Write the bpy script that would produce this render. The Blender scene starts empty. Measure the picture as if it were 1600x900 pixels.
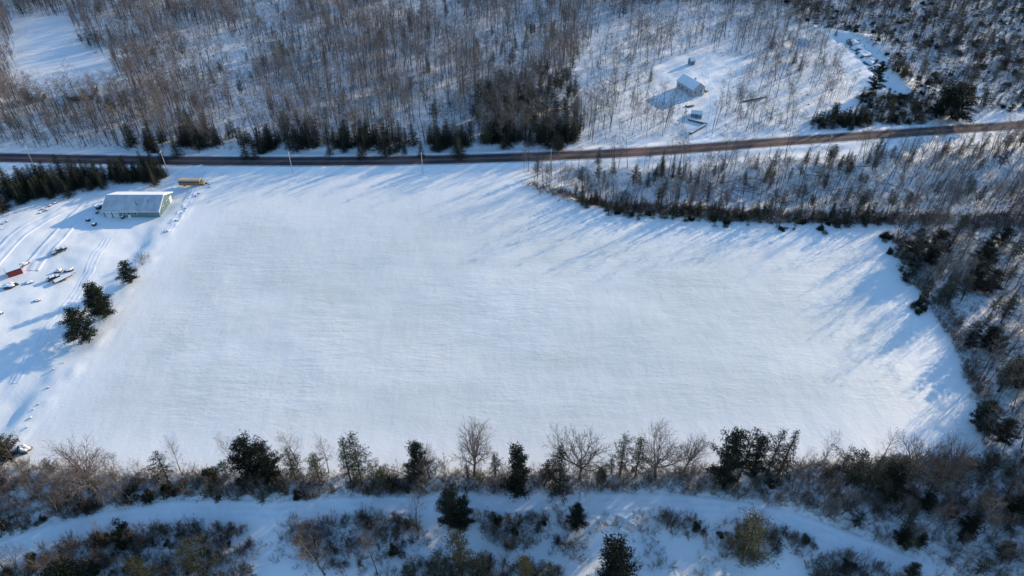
import bpy, math, random
import numpy as np
from mathutils import Vector, Matrix

# ------------------------------------------------------------------ camera, sky, sun, exposure
S = bpy.context.scene
COL = S.collection
R = math.radians
CH, PITCH, FPX = 160.0, R(40), 1100.0
cd = bpy.data.cameras.new('camera'); cam = bpy.data.objects.new('camera', cd); COL.objects.link(cam)
cd.sensor_width = 36; cd.lens = FPX / 1600 * 36; cd.clip_start = 1; cd.clip_end = 9000
cam.location = (0, 0, CH); cam.rotation_euler = (math.pi / 2 - PITCH, 0, 0)
S.camera = cam
SUN_AZ, SUN_EL = R(52), R(14.5)
w = bpy.data.worlds.new('World'); S.world = w; w.use_nodes = True
bg = w.node_tree.nodes['Background']; sk = w.node_tree.nodes.new('ShaderNodeTexSky')
sk.sky_type = 'NISHITA'; sk.sun_disc = False; sk.sun_elevation = SUN_EL; sk.sun_rotation = SUN_AZ
sk.air_density = 1.0; sk.dust_density = 0.2; sk.ozone_density = 3.2; sk.altitude = 100
hs = w.node_tree.nodes.new('ShaderNodeHueSaturation'); hs.inputs['Saturation'].default_value = 1.05
w.node_tree.links.new(sk.outputs[0], hs.inputs['Color']); w.node_tree.links.new(hs.outputs[0], bg.inputs[0]); bg.inputs[1].default_value = 0.15
sl = bpy.data.lights.new('sun', 'SUN'); sl.energy = 3.0; sl.angle = R(0.6); sl.color = (1.0, 0.83, 0.59)
so = bpy.data.objects.new('sun', sl); COL.objects.link(so)
sdir = Vector((math.sin(SUN_AZ) * math.cos(SUN_EL), math.cos(SUN_AZ) * math.cos(SUN_EL), math.sin(SUN_EL)))
so.rotation_euler = sdir.to_track_quat('Z', 'Y').to_euler(); so.location = (0, 0, 300)
S.view_settings.view_transform = 'Standard'; S.view_settings.look = 'None'
S.view_settings.exposure = 0.95; S.view_settings.gamma = 1
S.cycles.max_bounces = 6; S.cycles.diffuse_bounces = 3; S.cycles.transparent_max_bounces = 4

RNG = np.random.default_rng(7)
rnd = random.Random(11)

# ------------------------------------------------------------------ pixels of a 1600x900 frame to ground
def flat(u, v, z=0.0):
    dx = (np.asarray(u, float) - 800) / FPX; dy = (450 - np.asarray(v, float)) / FPX
    yy = math.cos(PITCH) + dy * math.sin(PITCH); zz = -math.sin(PITCH) + dy * math.cos(PITCH)
    t = (z - CH) / zz
    return t * dx, t * yy
def proj(x, y, z=0):
    dep = y * math.cos(PITCH) + (CH - z) * math.sin(PITCH)
    up = y * math.sin(PITCH) - (CH - z) * math.cos(PITCH)
    return 800 + FPX * x / dep, 450 - FPX * up / dep
def W(pts):
    a = np.array(pts, float); x, y = flat(a[:, 0], a[:, 1]); return np.stack([x, y], 1)

# value noise on a lattice
_LAT = np.random.default_rng(3).random((256, 256))
def vnoise(x, y, s):
    x = np.asarray(x, float) / s + 97.3; y = np.asarray(y, float) / s + 41.7
    xi = np.floor(x).astype(int); yi = np.floor(y).astype(int); fx = x - xi; fy = y - yi
    fx = fx * fx * (3 - 2 * fx); fy = fy * fy * (3 - 2 * fy)
    g = lambda i, j: _LAT[i % 256, j % 256]
    return (g(xi, yi) * (1 - fx) + g(xi + 1, yi) * fx) * (1 - fy) + (g(xi, yi + 1) * (1 - fx) + g(xi + 1, yi + 1) * fx) * fy
def fbm(x, y, s): return vnoise(x, y, s) * .55 + vnoise(x + 31, y - 17, s * .47) * .3 + vnoise(x - 11, y + 57, s * .21) * .15
def sstep(a, b, x):
    t = np.clip((np.asarray(x, float) - a) / (b - a), 0, 1); return t * t * (3 - 2 * t)
def pdist(x, y, P):
    x = np.asarray(x, float); y = np.asarray(y, float); best = np.full(x.shape, 1e9)
    for (ax, ay), (bx, by) in zip(P[:-1], P[1:]):
        dx, dy = bx - ax, by - ay
        t = np.clip(((x - ax) * dx + (y - ay) * dy) / (dx * dx + dy * dy), 0, 1)
        best = np.minimum(best, np.hypot(x - ax - t * dx, y - ay - t * dy))
    return best
def inside(x, y, P):
    x = np.asarray(x, float); y = np.asarray(y, float); c = np.zeros(x.shape, bool); n = len(P)
    for i in range(n):
        ax, ay = P[i]; bx, by = P[(i + 1) % n]
        if ay == by: continue
        k = ((ay > y) != (by > y)) & (x < (bx - ax) * (y - ay) / (by - ay) + ax); c ^= k
    return c

ROAD = W([(-500, 240), (-250, 243.5), (0, 248), (250, 253), (500, 254), (660, 252), (800, 248), (900, 244), (1000, 239.5), (1100, 232.5), (1200, 224.5), (1400, 210), (1600, 196.5), (1850, 181), (2200, 160)])
FIELD = W([(345, 268), (300, 300), (270, 345), (235, 405), (205, 450), (178, 500), (140, 555), (90, 605), (45, 660), (15, 712), (150, 728), (400, 735), (800, 732), (1200, 718), (1530, 704),
           (1518, 640), (1500, 590), (1478, 530), (1440, 480), (1415, 430), (1388, 375), (1372, 352), (1200, 352), (1050, 343), (960, 333), (900, 320), (830, 292), (803, 278), (800, 264)])
HOLLOW = W([(930, 296), (1050, 297), (1150, 296), (1300, 292), (1450, 295), (1600, 290), (1900, 270)])
MOUND = W([(1262, 66), (1300, 56), (1345, 62), (1382, 84), (1400, 112), (1418, 145)])
LEFT_EDGE = W([(340, 280), (300, 310), (270, 350), (235, 405), (205, 450), (178, 500), (140, 555), (90, 605), (45, 660), (0, 725), (-60, 800)])

def height(x, y):
    x = np.asarray(x, float); y = np.asarray(y, float)
    inn = inside(x, y, FIELD); dF = np.where(inn, 0, pdist(x, y, np.vstack([FIELD, FIELD[:1]])))
    h = (fbm(x, y, 60) - .5) * 1.2
    out = sstep(0, 12, dF)
    h = h + out * ((fbm(x + 300, y, 16) - .5) * 1.6 + (fbm(x, y + 300, 5) - .5) * .5)
    # the belt of trees stands on a bank that falls to the snowy track
    h = h - 4.0 * sstep(112, 88, y + .02 * x) + (fbm(x, y, 9) - .5) * .5 * sstep(115, 100, y)
    # the yard lies a little below the field
    le = LEFT_EDGE; dl = pdist(x, y, le); ex = np.interp(y, le[::-1, 1], le[::-1, 0])
    h = h - 1.0 * sstep(0, 7, np.where(x < ex, np.maximum(dl - 4 * vnoise(x, y, 4) - 3 * vnoise(x, y, 11), 0), 0)) * sstep(90, 120, y) * sstep(290, 262, y) * sstep(-230, -190, x)
    h = h + 0.5 * np.exp(-((dl - 1.5 * vnoise(x, y, 7)) / 1.4) ** 2) * sstep(.35, .8, fbm(x, y, 2.5)) * sstep(275, 250, y)
    # hill behind the road rises gently
    h = h + sstep(330, 900, y) * 14
    dr = pdist(x, y, ROAD)
    k = sstep(5.2, 12, dr); h = h * k + .45 * (1 - k)
    h = h - .45 * np.exp(-((dr - 9.5) / 2.2) ** 2) + .28 * np.exp(-((dr - 5.6) / .7) ** 2) * (.5 + vnoise(x, y, 6))
    h = h - 4.6 * np.exp(-(pdist(x, y, HOLLOW) / 14.0) ** 2) * sstep(7, 17, dr) * sstep(0, 9, dF)
    return h + 2.6 * np.exp(-(pdist(x, y, MOUND) / 5.5) ** 2) - 1.0 * np.exp(-(pdist(x, y, MOUND + np.array([-9, -3])) / 5) ** 2)
def at(u, v):
    z = 0.0
    for _ in range(10):
        x, y = flat(u, v, z); z = float(height(np.array([x]), np.array([y]))[0])
    x, y = flat(u, v, z); return Vector((float(x), float(y), z))
def WH(pts):
    a = np.array(pts, float); z = np.zeros(len(a))
    for _ in range(8): x, y = flat(a[:, 0], a[:, 1], z); z = height(x, y)
    x, y = flat(a[:, 0], a[:, 1], z); return np.stack([x, y], 1)
def hz(x, y): return float(height(np.array([x]), np.array([y]))[0])

TRACK = WH([(-120, 905), (0, 858), (110, 824), (230, 802), (330, 795), (420, 800), (560, 788), (700, 792), (860, 786), (1000, 785), (1130, 792), (1230, 812), (1330, 850), (1440, 890), (1600, 960)])
# ------------------------------------------------------------------ materials
def mat(name, color, rough=.7, spec=.3, var=None, vscale=3., metal=0., bump=0., bscale=20., rand=0., trans=0., coat=0.):
    m = bpy.data.materials.new(name); m.use_nodes = True; nt = m.node_tree; b = nt.nodes['Principled BSDF']
    b.inputs['Roughness'].default_value = rough; b.inputs['Specular IOR Level'].default_value = spec; b.inputs['Metallic'].default_value = metal
    b.inputs['Base Color'].default_value = (*color, 1)
    if coat: b.inputs['Coat Weight'].default_value = coat
    src = None
    tc = nt.nodes.new('ShaderNodeTexCoord')
    if var:
        n = nt.nodes.new('ShaderNodeTexNoise'); n.inputs['Scale'].default_value = vscale; n.inputs['Detail'].default_value = 4
        nt.links.new(tc.outputs['Object'], n.inputs['Vector'])
        rp = nt.nodes.new('ShaderNodeMapRange'); rp.inputs[1].default_value = .35; rp.inputs[2].default_value = .65
        nt.links.new(n.outputs['Fac'], rp.inputs[0])
        mx = nt.nodes.new('ShaderNodeMix'); mx.data_type = 'RGBA'; mx.inputs[6].default_value = (*color, 1); mx.inputs[7].default_value = (*var, 1)
        nt.links.new(rp.outputs[0], mx.inputs[0]); src = mx.outputs[2]
    if rand:
        oi = nt.nodes.new('ShaderNodeObjectInfo'); hs = nt.nodes.new('ShaderNodeHueSaturation')
        if src: nt.links.new(src, hs.inputs['Color'])
        else: hs.inputs['Color'].default_value = (*color, 1)
        a = nt.nodes.new('ShaderNodeMapRange'); a.inputs[3].default_value = 1 - rand; a.inputs[4].default_value = 1 + rand
        nt.links.new(oi.outputs['Random'], a.inputs[0]); nt.links.new(a.outputs[0], hs.inputs['Value']); src = hs.outputs[0]
    if src: nt.links.new(src, b.inputs['Base Color'])
    if bump:
        n2 = nt.nodes.new('ShaderNodeTexNoise'); n2.inputs['Scale'].default_value = bscale; nt.links.new(tc.outputs['Object'], n2.inputs['Vector'])
        bp = nt.nodes.new('ShaderNodeBump'); bp.inputs['Strength'].default_value = bump; bp.inputs['Distance'].default_value = .1
        nt.links.new(n2.outputs['Fac'], bp.inputs['Height']); nt.links.new(bp.outputs[0], b.inputs['Normal'])
    if trans:
        t = nt.nodes.new('ShaderNodeBsdfTranslucent'); ms = nt.nodes.new('ShaderNodeMixShader'); ms.inputs[0].default_value = trans
        if src: nt.links.new(src, t.inputs[0])
        else: t.inputs[0].default_value = (*color, 1)
        o = nt.nodes['Material Output']; nt.links.new(b.outputs[0], ms.inputs[1]); nt.links.new(t.outputs[0], ms.inputs[2]); nt.links.new(ms.outputs[0], o.inputs[0])
    return m
SNOW_C = (.86, .875, .87)
M = dict(
    snow=mat('snow', SNOW_C, .6, .25, bump=.4, bscale=3),
    bark=mat('bark', (.085, .068, .058), .9, .2, var=(.15, .125, .11), vscale=.35, rand=.35),
    bark_pale=mat('bark_pale', (.30, .27, .24), .9, .2, var=(.16, .14, .13), vscale=.6, rand=.2),
    twig=mat('twig', (.14, .108, .09), .9, .15, var=(.19, .15, .125), vscale=.02, rand=.3),
    twig_red=mat('twig_red', (.17, .085, .055), .9, .15, rand=.25),
    twig_tan=mat('twig_tan', (.26, .19, .115), .9, .15, rand=.25),
    far_grey=mat('far_grey', (.20, .175, .155), .9, .15, rand=.25),
    far_red=mat('far_red', (.175, .12, .095), .9, .15, rand=.25),
    far_twig=mat('far_twig', (.13, .115, .108), .9, .15, rand=.35),
    far_bark=mat('far_bark', (.07, .058, .054), .9, .15, rand=.4),
    needle=mat('needle', (.018, .028, .014), .75, .2, var=(.03, .038, .016), vscale=.5, rand=.35, trans=.1),
    needle_olive=mat('needle_olive', (.048, .055, .018), .75, .25, var=(.075, .065, .024), vscale=.4, rand=.3, trans=.2),
    needle_black=mat('needle_black', (.009, .015, .009), .75, .2, var=(.016, .023, .012), vscale=.5, rand=.3, trans=.1),
    rock=mat('rock', (.09, .085, .085), .9, .3, var=(.2, .19, .18), vscale=1.5, bump=.5, bscale=5),
    siding=mat('green_siding', (.12, .20, .215), .6, .3, var=(.14, .22, .225), vscale=.6),
    white=mat('white_trim', (.78, .78, .76), .5, .4, var=(.7, .7, .69), vscale=2),
    glass=mat('window_glass', (.03, .04, .05), .08, .6),
    roof=mat('metal_roof', (.47, .46, .48), .5, .4, var=(.62, .62, .63), vscale=.35),
    house=mat('grey_siding', (.42, .42, .43), .7, .3, var=(.36, .36, .37), vscale=1),
    wood=mat('old_wood', (.13, .10, .075), .85, .2, var=(.22, .17, .13), vscale=2),
    pole=mat('pole_wood', (.42, .38, .33), .85, .2, var=(.5, .46, .42), vscale=1),
    yellow=mat('bus_yellow', (.50, .25, .09), .4, .4, var=(.43, .23, .09), vscale=1.2, coat=.2),
    bus_roof=mat('bus_roof', (.72, .44, .24), .45, .4, var=(.78, .58, .40), vscale=1.0),
    black=mat('black_paint', (.015, .015, .017), .3, .5, coat=.4),
    dark=mat('dark_metal', (.035, .035, .037), .5, .4),
    rubber=mat('rubber', (.02, .02, .02), .85, .2),
    rim=mat('rim_metal', (.4, .4, .42), .35, .5, metal=.8),
    red=mat('red_paint', (.30, .04, .035), .6, .3, var=(.22, .035, .03), vscale=2),
    teal=mat('teal_paint', (.05, .14, .16), .6, .3),
    blue=mat('blue_grey_wall', (.16, .22, .30), .7, .3, var=(.2, .26, .33), vscale=1),
    tan=mat('tan_roof', (.50, .43, .34), .7, .2, var=(.78, .78, .76), vscale=.4),
    lamp=mat('clear_lens', (.7, .7, .65), .2, .5), redlens=mat('red_lens', (.4, .02, .02), .3, .5),
)

# snow ground: furrowed field, drifts, thin litter in the woods (attribute 'litter')
def ground_mat():
    m = bpy.data.materials.new('snow_ground'); m.use_nodes = True; nt = m.node_tree; N = nt.nodes; L = nt.links
    b = N['Principled BSDF']; b.inputs['Roughness'].default_value = .55; b.inputs['Specular IOR Level'].default_value = .35
    tc = N.new('ShaderNodeTexCoord'); at_l = N.new('ShaderNodeAttribute'); at_l.attribute_name = 'litter'
    at_f = N.new('ShaderNodeAttribute'); at_f.attribute_name = 'infield_glow'
    def noise(scale, detail=4, sx=1, sy=1, rot=0, rough=.55):
        mp = N.new('ShaderNodeMapping'); mp.inputs['Scale'].default_value = (sx, sy, 1); mp.inputs['Rotation'].default_value = (0, 0, rot)
        L.new(tc.outputs['Object'], mp.inputs[0]); n = N.new('ShaderNodeTexNoise'); n.inputs['Scale'].default_value = scale
        n.inputs['Detail'].default_value = detail; n.inputs['Roughness'].default_value = rough; L.new(mp.outputs[0], n.inputs['Vector']); return n.outputs['Fac']
    def mr(x, a, bb, c=0., d=1.):
        n = N.new('ShaderNodeMapRange'); n.inputs[1].default_value = a; n.inputs[2].default_value = bb; n.inputs[3].default_value = c; n.inputs[4].default_value = d
        L.new(x, n.inputs[0]); return n.outputs[0]
    def mth(op, a, c):
        n = N.new('ShaderNodeMath'); n.operation = op
        for i, q in enumerate((a, c)):
            if isinstance(q, (int, float)): n.inputs[i].default_value = q
            else: L.new(q, n.inputs[i])
        return n.outputs[0]
    def mixc(f, a, c):
        n = N.new('ShaderNodeMix'); n.data_type = 'RGBA'
        for i, q in ((0, f), (6, a), (7, c)):
            if isinstance(q, tuple): n.inputs[i].default_value = (*q, 1)
            elif isinstance(q, (int, float)): n.inputs[i].default_value = q
            else: L.new(q, n.inputs[i])
        return n.outputs[2]
    # old stubble and thin ice dull the snow of the field in long patches; a sun glow toward the road is painted in
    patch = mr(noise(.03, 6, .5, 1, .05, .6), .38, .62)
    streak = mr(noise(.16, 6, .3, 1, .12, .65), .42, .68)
    stub_glow = mth('MULTIPLY', mth('ADD', .30, mth('ADD', mth('MULTIPLY', patch, .38), mth('MULTIPLY', streak, .32))), at_f.outputs['Fac'])
    c = mixc(stub_glow, (.89, .88, .845), (.64, .655, .60))
    fleck = mth('MULTIPLY', mr(noise(.9, 3, .6, 1, .3, .7), .66, .76), mth('MULTIPLY', at_f.outputs['Fac'], .22))
    big = mth('MULTIPLY', mr(noise(.011, 4, .8, 1, .3, .5), .42, .60), mth('MULTIPLY', at_f.outputs['Fac'], .45))
    c = mixc(big, c, (.58, .62, .60))
    c = mixc(fleck, c, (.42, .45, .45))
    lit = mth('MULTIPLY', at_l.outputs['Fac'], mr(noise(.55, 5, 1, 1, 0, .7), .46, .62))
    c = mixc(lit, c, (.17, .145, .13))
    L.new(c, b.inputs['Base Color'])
    # relief
    fur = mth('MULTIPLY', mr(noise(.42, 5, .28, 1, .10, .7), .3, .7), mr(noise(.03, 3, 1, 1, .9), .38, .6, .25, 1.3))
    drift = noise(.16, 5, 1, .45, .6, .55)
    rel = mth('ADD', mth('MULTIPLY', fur, mth('MULTIPLY', at_f.outputs['Fac'], .16)), mth('MULTIPLY', drift, .35))
    sml = noise(1.3, 4, .6, 1, .2, .6)
    rel = mth('ADD', rel, mth('MULTIPLY', sml, mth('ADD', .09, mth('MULTIPLY', at_l.outputs['Fac'], .35))))
    bp = N.new('ShaderNodeBump'); bp.inputs['Strength'].default_value = .55; bp.inputs['Distance'].default_value = 1.0
    L.new(rel, bp.inputs['Height']); L.new(bp.outputs[0], b.inputs['Normal'])
    return m
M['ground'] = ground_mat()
def road_mat():
    m = bpy.data.materials.new('sanded_asphalt'); m.use_nodes = True; nt = m.node_tree; N = nt.nodes; L = nt.links
    b = N['Principled BSDF']; b.inputs['Roughness'].default_value = .8; b.inputs['Specular IOR Level'].default_value = .2
    tc = N.new('ShaderNodeTexCoord'); a = N.new('ShaderNodeAttribute'); a.attribute_name = 'across'
    cr = N.new('ShaderNodeValToRGB'); L.new(a.outputs['Fac'], cr.inputs[0]); cr.color_ramp.interpolation = 'EASE'
    dk, pale, edge = (.060, .047, .047, 1), (.145, .115, .105, 1), (.30, .29, .30, 1)
    st = [(0, edge), (.05, pale), (.12, dk), (.36, dk), (.45, pale), (.55, pale), (.64, dk), (.88, dk), (.95, pale), (1, edge)]
    e = cr.color_ramp.elements; e[0].position, e[0].color = st[0]; e[1].position, e[1].color = st[-1]
    for p, c in st[1:-1]: k = e.new(p); k.color = c
    n = N.new('ShaderNodeTexNoise'); n.inputs['Scale'].default_value = .06; n.inputs['Detail'].default_value = 6
    L.new(tc.outputs['Object'], n.inputs['Vector'])
    mr = N.new('ShaderNodeMapRange'); mr.inputs[1].default_value = .4; mr.inputs[2].default_value = .65; mr.inputs[4].default_value = .5; L.new(n.outputs['Fac'], mr.inputs[0])
    mx = N.new('ShaderNodeMix'); mx.data_type = 'RGBA'; L.new(mr.outputs[0], mx.inputs[0]); L.new(cr.outputs[0], mx.inputs[6]); mx.inputs[7].default_value = (.25, .145, .12, 1)
    L.new(mx.outputs[2], b.inputs['Base Color']); return m
M['road'] = road_mat()
M['shoulder'] = mat('dirty_snow', (.60, .60, .63), .8, .2, var=(.42, .40, .41), vscale=.5, bump=.6, bscale=1.5)

# ------------------------------------------------------------------ mesh helpers
def tag(o, label=None, cat=None, group=None, kind=None):
    if label: o['label'] = label
    if cat: o['category'] = cat
    if group: o['group'] = group
    if kind: o['kind'] = kind
    return o
def link(name, me, parent=None, loc=None):
    o = bpy.data.objects.new(name, me); COL.objects.link(o)
    if parent: o.parent = parent
    if loc is not None: o.location = loc
    return o
def empty(name, loc, rz=0, sc=1):
    o = bpy.data.objects.new(name, None); COL.objects.link(o); o.location = loc; o.rotation_euler = (0, 0, rz); o.scale = (sc,) * 3
    o.empty_display_size = .5; return o
def mesh_np(name, V, F, mats, MI=None, smooth=False):
    """triangles or quads as numpy arrays"""
    me = bpy.data.meshes.new(name); V = np.ascontiguousarray(V, np.float32); F = np.ascontiguousarray(F, np.int32); k = F.shape[1]
    me.vertices.add(len(V)); me.vertices.foreach_set('co', V.ravel())
    me.loops.add(F.size); me.loops.foreach_set('vertex_index', F.ravel())
    me.polygons.add(len(F)); me.polygons.foreach_set('loop_start', np.arange(0, F.size, k, dtype=np.int32))
    for m in mats: me.materials.append(m)
    if MI is not None: me.polygons.foreach_set('material_index', np.ascontiguousarray(MI, np.int32))
    if smooth: me.polygons.foreach_set('use_smooth', np.ones(len(F), bool))
    me.update(calc_edges=True); return me

class G:                                   # collects triangles
    def __init__(s): s.V = []; s.F = []; s.M = []; s.n = 0
    def add(s, V, F, m):
        V = np.asarray(V, float).reshape(-1, 3); F = np.asarray(F, int).reshape(-1, 3)
        s.V.append(V); s.F.append(F + s.n); s.M.append(np.full(len(F), m)); s.n += len(V)
    def tube(s, path, rad, k=3, m=0):
        P = np.asarray(path, float); n = len(P); T = np.gradient(P, axis=0); T /= np.linalg.norm(T, axis=1)[:, None] + 1e-9
        ref = np.array([1, .13, 0]) if abs(T[0][2]) > .6 else np.array([0, 0, 1.])
        A = np.cross(T, ref); A /= np.linalg.norm(A, axis=1)[:, None] + 1e-9; B = np.cross(T, A)
        an = np.arange(k) * 2 * math.pi / k
        V = (P[:, None] + np.asarray(rad, float)[:, None, None] * (np.cos(an)[None, :, None] * A[:, None] + np.sin(an)[None, :, None] * B[:, None])).reshape(-1, 3)
        F = []
        for i in range(n - 1):
            for j in range(k):
                a, b = i * k + j, i * k + (j + 1) % k; F += [(a, b, b + k), (a, b + k, a + k)]
        for j in range(1, k - 1): F += [((n - 1) * k, (n - 1) * k + j, (n - 1) * k + j + 1), (0, j + 1, j)]
        s.add(V, F, m)
    def blade(s, p, q, wd, rg, m=0):
        d = q - p; o = np.cross(d, rg.normal(size=3)); o = o / (np.linalg.norm(o) + 1e-9) * wd * .5
        s.add([p - o, p + o, q], [(0, 1, 2)], m)
    def arrays(s): return np.vstack(s.V), np.vstack(s.F), np.concatenate(s.M)
    def mesh(s, name, mats): V, F, Mi = s.arrays(); return mesh_np(name, V, F, mats, Mi)
def nrm(v): return v / (np.linalg.norm(v) + 1e-9)

def grow(g0, g1, p, d, L, r, lvl, prm, rg):
    """recursive limb; level 0 goes to the trunk mesh, the rest to the crown mesh"""
    last = lvl == len(prm['n'])
    if last: g1.blade(p, p + nrm(d) * L, max(r * 1.6, prm['tw']), rg, 1); return
    ns = (5, 3, 2, 2, 1)[min(lvl, 4)]; pts = [p]; dd = nrm(d)
    for i in range(ns):
        dd = nrm(dd + rg.normal(size=3) * prm['wob'] + np.array([0, 0, prm['up'] if lvl else .05])); pts.append(pts[-1] + dd * L / ns)
    rad = np.linspace(r, r * (prm.get('tt', .35) if lvl == 0 else .35), ns + 1)
    (g0 if lvl == 0 else g1).tube(pts, rad, (6, 4, 3, 3, 3)[min(lvl, 4)], 0 if lvl < 2 else 1)
    pts = np.array(pts); n = prm['n'][lvl]; lo = prm['lo'][lvl]; ph = rg.random() * 6.28
    for k in range(n):
        t = lo + (1 - lo) * (k + rg.random() * .6) / n; f = min(t, .999) * ns; i = int(f); q = pts[i] + (pts[i + 1] - pts[i]) * (f - i)
        ax = nrm(pts[i + 1] - pts[i]); ph += 2.4 + rg.normal() * .3
        a = nrm(np.cross(ax, [.3, .9, .2])); b = np.cross(ax, a); an = prm['ang'][lvl] * (1.15 - .45 * t) * (1 + rg.normal() * .12)
        nd = ax * math.cos(an) + (a * math.cos(ph) + b * math.sin(ph)) * math.sin(an)
        sh = prm['sh'][lvl] * (1.15 - (.55 if lvl == 0 and prm.get('taper', 1) else .35) * (t - lo) / (1 - lo + 1e-6)) * (.8 + .4 * rg.random())
        grow(g0, g1, q, nd, L * sh, r * (.62 - .3 * t) * prm['rf'], lvl + 1, prm, rg)
ROUND = dict(n=[10, 7, 6, 6], lo=[.42, .2, .15, .15], ang=[.85, .75, .75, .8], sh=[.85, .54, .52, .55], wob=.10, up=.10, rf=.95, tw=.035, tt=.5, taper=0)
SLIM = dict(n=[13, 5, 4, 3], lo=[.38, .2, .15, .2], ang=[.72, .65, .7, .8], sh=[.30, .5, .5, .6], wob=.07, up=.07, rf=.6, tw=.035, tt=.15)
SCRUB = dict(n=[8, 5, 5], lo=[.2, .15, .15], ang=[.6, .6, .7], sh=[.5, .5, .55], wob=.14, up=.10, rf=.8, tw=.03)
def bare_template(seed, prm, H, r, trunk_frac=1.0):
    rg = np.random.default_rng(seed); a, b = G(), G()
    grow(a, b, np.array([0, 0, -.3]), np.array([rg.normal() * .05, rg.normal() * .05, 1]), H * trunk_frac, r, 0, prm, rg); return a, b
def pine_template(seed, H, Wd, cone=False, bare=.22, dens=1., tuft=.5):
    rg = np.random.default_rng(seed); a, b = G(), G()
    lean = rg.normal(size=2) * .02 * H; tp = lambda t: np.array([lean[0] * t * t, lean[1] * t * t, H * t - .3 * (1 - t)])
    a.tube([tp(t) for t in np.linspace(0, 1, 6)], np.linspace(H * .016 + .05, .03, 6), 6, 0)
    nw = int((H * (1 - bare)) / (.62 if cone else .82)); side = rg.normal(size=6) * (.05 if cone else .22)
    for i in range(nw):
        t = bare + (1 - bare) * (i + .3) / nw; s = (t - bare) / (1 - bare)
        prof = (1 - s) ** .85 * .95 + .06 if cone else min(1, .55 + 2.2 * s) * (1 - s) ** .62 * (.62 + .55 * rg.random()) + .07
        nb = 5 if not cone else 6
        for k in range(nb):
            an = k * 6.283 / nb + i * .9 + rg.normal() * .25; L = Wd * prof * (.75 + .4 * rg.random()) * (1 + side[int(an / 1.05) % 6])
            dv = np.array([math.cos(an), math.sin(an), (-.25 if cone else .22) + rg.normal() * .1]); p0 = tp(t); p1 = p0 + dv * L
            if L > .8: b.tube([p0, p1], [.02 + .012 * L, .012], 3, 0)
            nt = max(1, int(L / .62 * dens))
            for j in range(nt):
                c = p0 + (p1 - p0) * (.25 + .8 * (j + rg.random() * .6) / nt); sz = tuft * (.75 + .5 * rg.random())
                for q in range(17 if not cone else 12):
                    o = rg.normal(size=3) * np.array([.5, .5, .2]) * sz; x = c + o
                    e = nrm(rg.normal(size=3) + nrm(o) + np.array([0, 0, .3])) * sz * .62; f = nrm(np.cross(e, rg.normal(size=3))) * sz * .13
                    b.add([x - f, x + f, x + e], [(0, 1, 2)], 1)
    return a, b
def bush_template(seed, Rr, H, n=1300, sz=.26):     # low evergreen
    rg = np.random.default_rng(seed); g = G(); lobes = [(rg.normal(size=2) * Rr * .75, Rr * (.2 + .4 * rg.random()), H * (.3 + .7 * rg.random())) for _ in range(6)]
    for (c, lr, lh) in lobes:
        g.tube([np.array([0, 0, -.1]), np.array([c[0], c[1], lh * .8])], [.05, .02], 3, 0)
        for _ in range(n // 6):
            d = nrm(rg.normal(size=3)); d[2] = abs(d[2]); rr = rg.random() ** .4; x = np.array([c[0] + d[0] * lr * rr, c[1] + d[1] * lr * rr, d[2] * lh * rr])
            e = nrm(d * .8 + rg.normal(size=3)) * sz; f = nrm(np.cross(e, rg.normal(size=3))) * sz * .24
            g.add([x - f, x + f, x + e], [(0, 1, 2)], 1)
    return g
def shrub_template(seed, H, n=9, fine=True):
    rg = np.random.default_rng(seed); g = G()
    for k in range(n):
        an = rg.random() * 6.28; p = np.array([math.cos(an), math.sin(an), 0]) * H * .22 * rg.random(); d = nrm(np.array([math.cos(an) * .5, math.sin(an) * .5, 1]) + rg.normal(size=3) * .18)
        L = H * (.6 + .4 * rg.random())
        if fine:
            g.tube([p, p + d * L * .5, p + d * L + np.array([0, 0, .05])], [.022, .016, .006], 3, 0)
        else: g.blade(p, p + d * L, .05, rg, 1)
        for j in range(9 if fine else 3):
            t = .25 + .7 * rg.random(); q = p + d * L * t; e = nrm(d + rg.normal(size=3) * .5)
            l2 = L * .4 * (1.2 - t); g.blade(q, q + e * l2, .035 if fine else .055, rg, 1)
            if fine:
                for _ in range(3): g.blade(q + e * l2 * .5, q + e * l2 * .5 + nrm(e + rg.normal(size=3) * .6) * l2 * .7, .025, rg, 1)
    return g
def lod_tree(seed, H, spread=.2, clean=.4, nb=13):
    rg = np.random.default_rng(seed); g = G(); le = rg.normal(size=2) * .035 * H
    tp = lambda t: np.array([le[0] * t, le[1] * t, H * t - .3]); g.tube([tp(0), tp(.5), tp(1)], [.04 + .006 * H, .03 + .0035 * H, .015], 3, 0)
    for k in range(nb):
        t = clean + (1 - clean) * (k + rg.random() * .5) / nb; an = rg.random() * 6.28; L = H * spread * (1.35 - .75 * t) * (.6 + .7 * rg.random())
        d = nrm(np.array([math.cos(an), math.sin(an), .9])); p = tp(t); q = p + d * L; g.blade(p, q, .07, rg, 1)
        for j in range(5):
            s = .25 + .7 * rg.random(); a = p + (q - p) * s; e = nrm(d + rg.normal(size=3) * .6); b = a + e * L * .5; g.blade(a, b, .05, rg, 1)
            for _ in range(4): c = a + (b - a) * (.2 + .7 * rg.random()); g.blade(c, c + nrm(e + rg.normal(size=3) * .7) * L * .38, .042, rg, 1)
    return g

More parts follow.
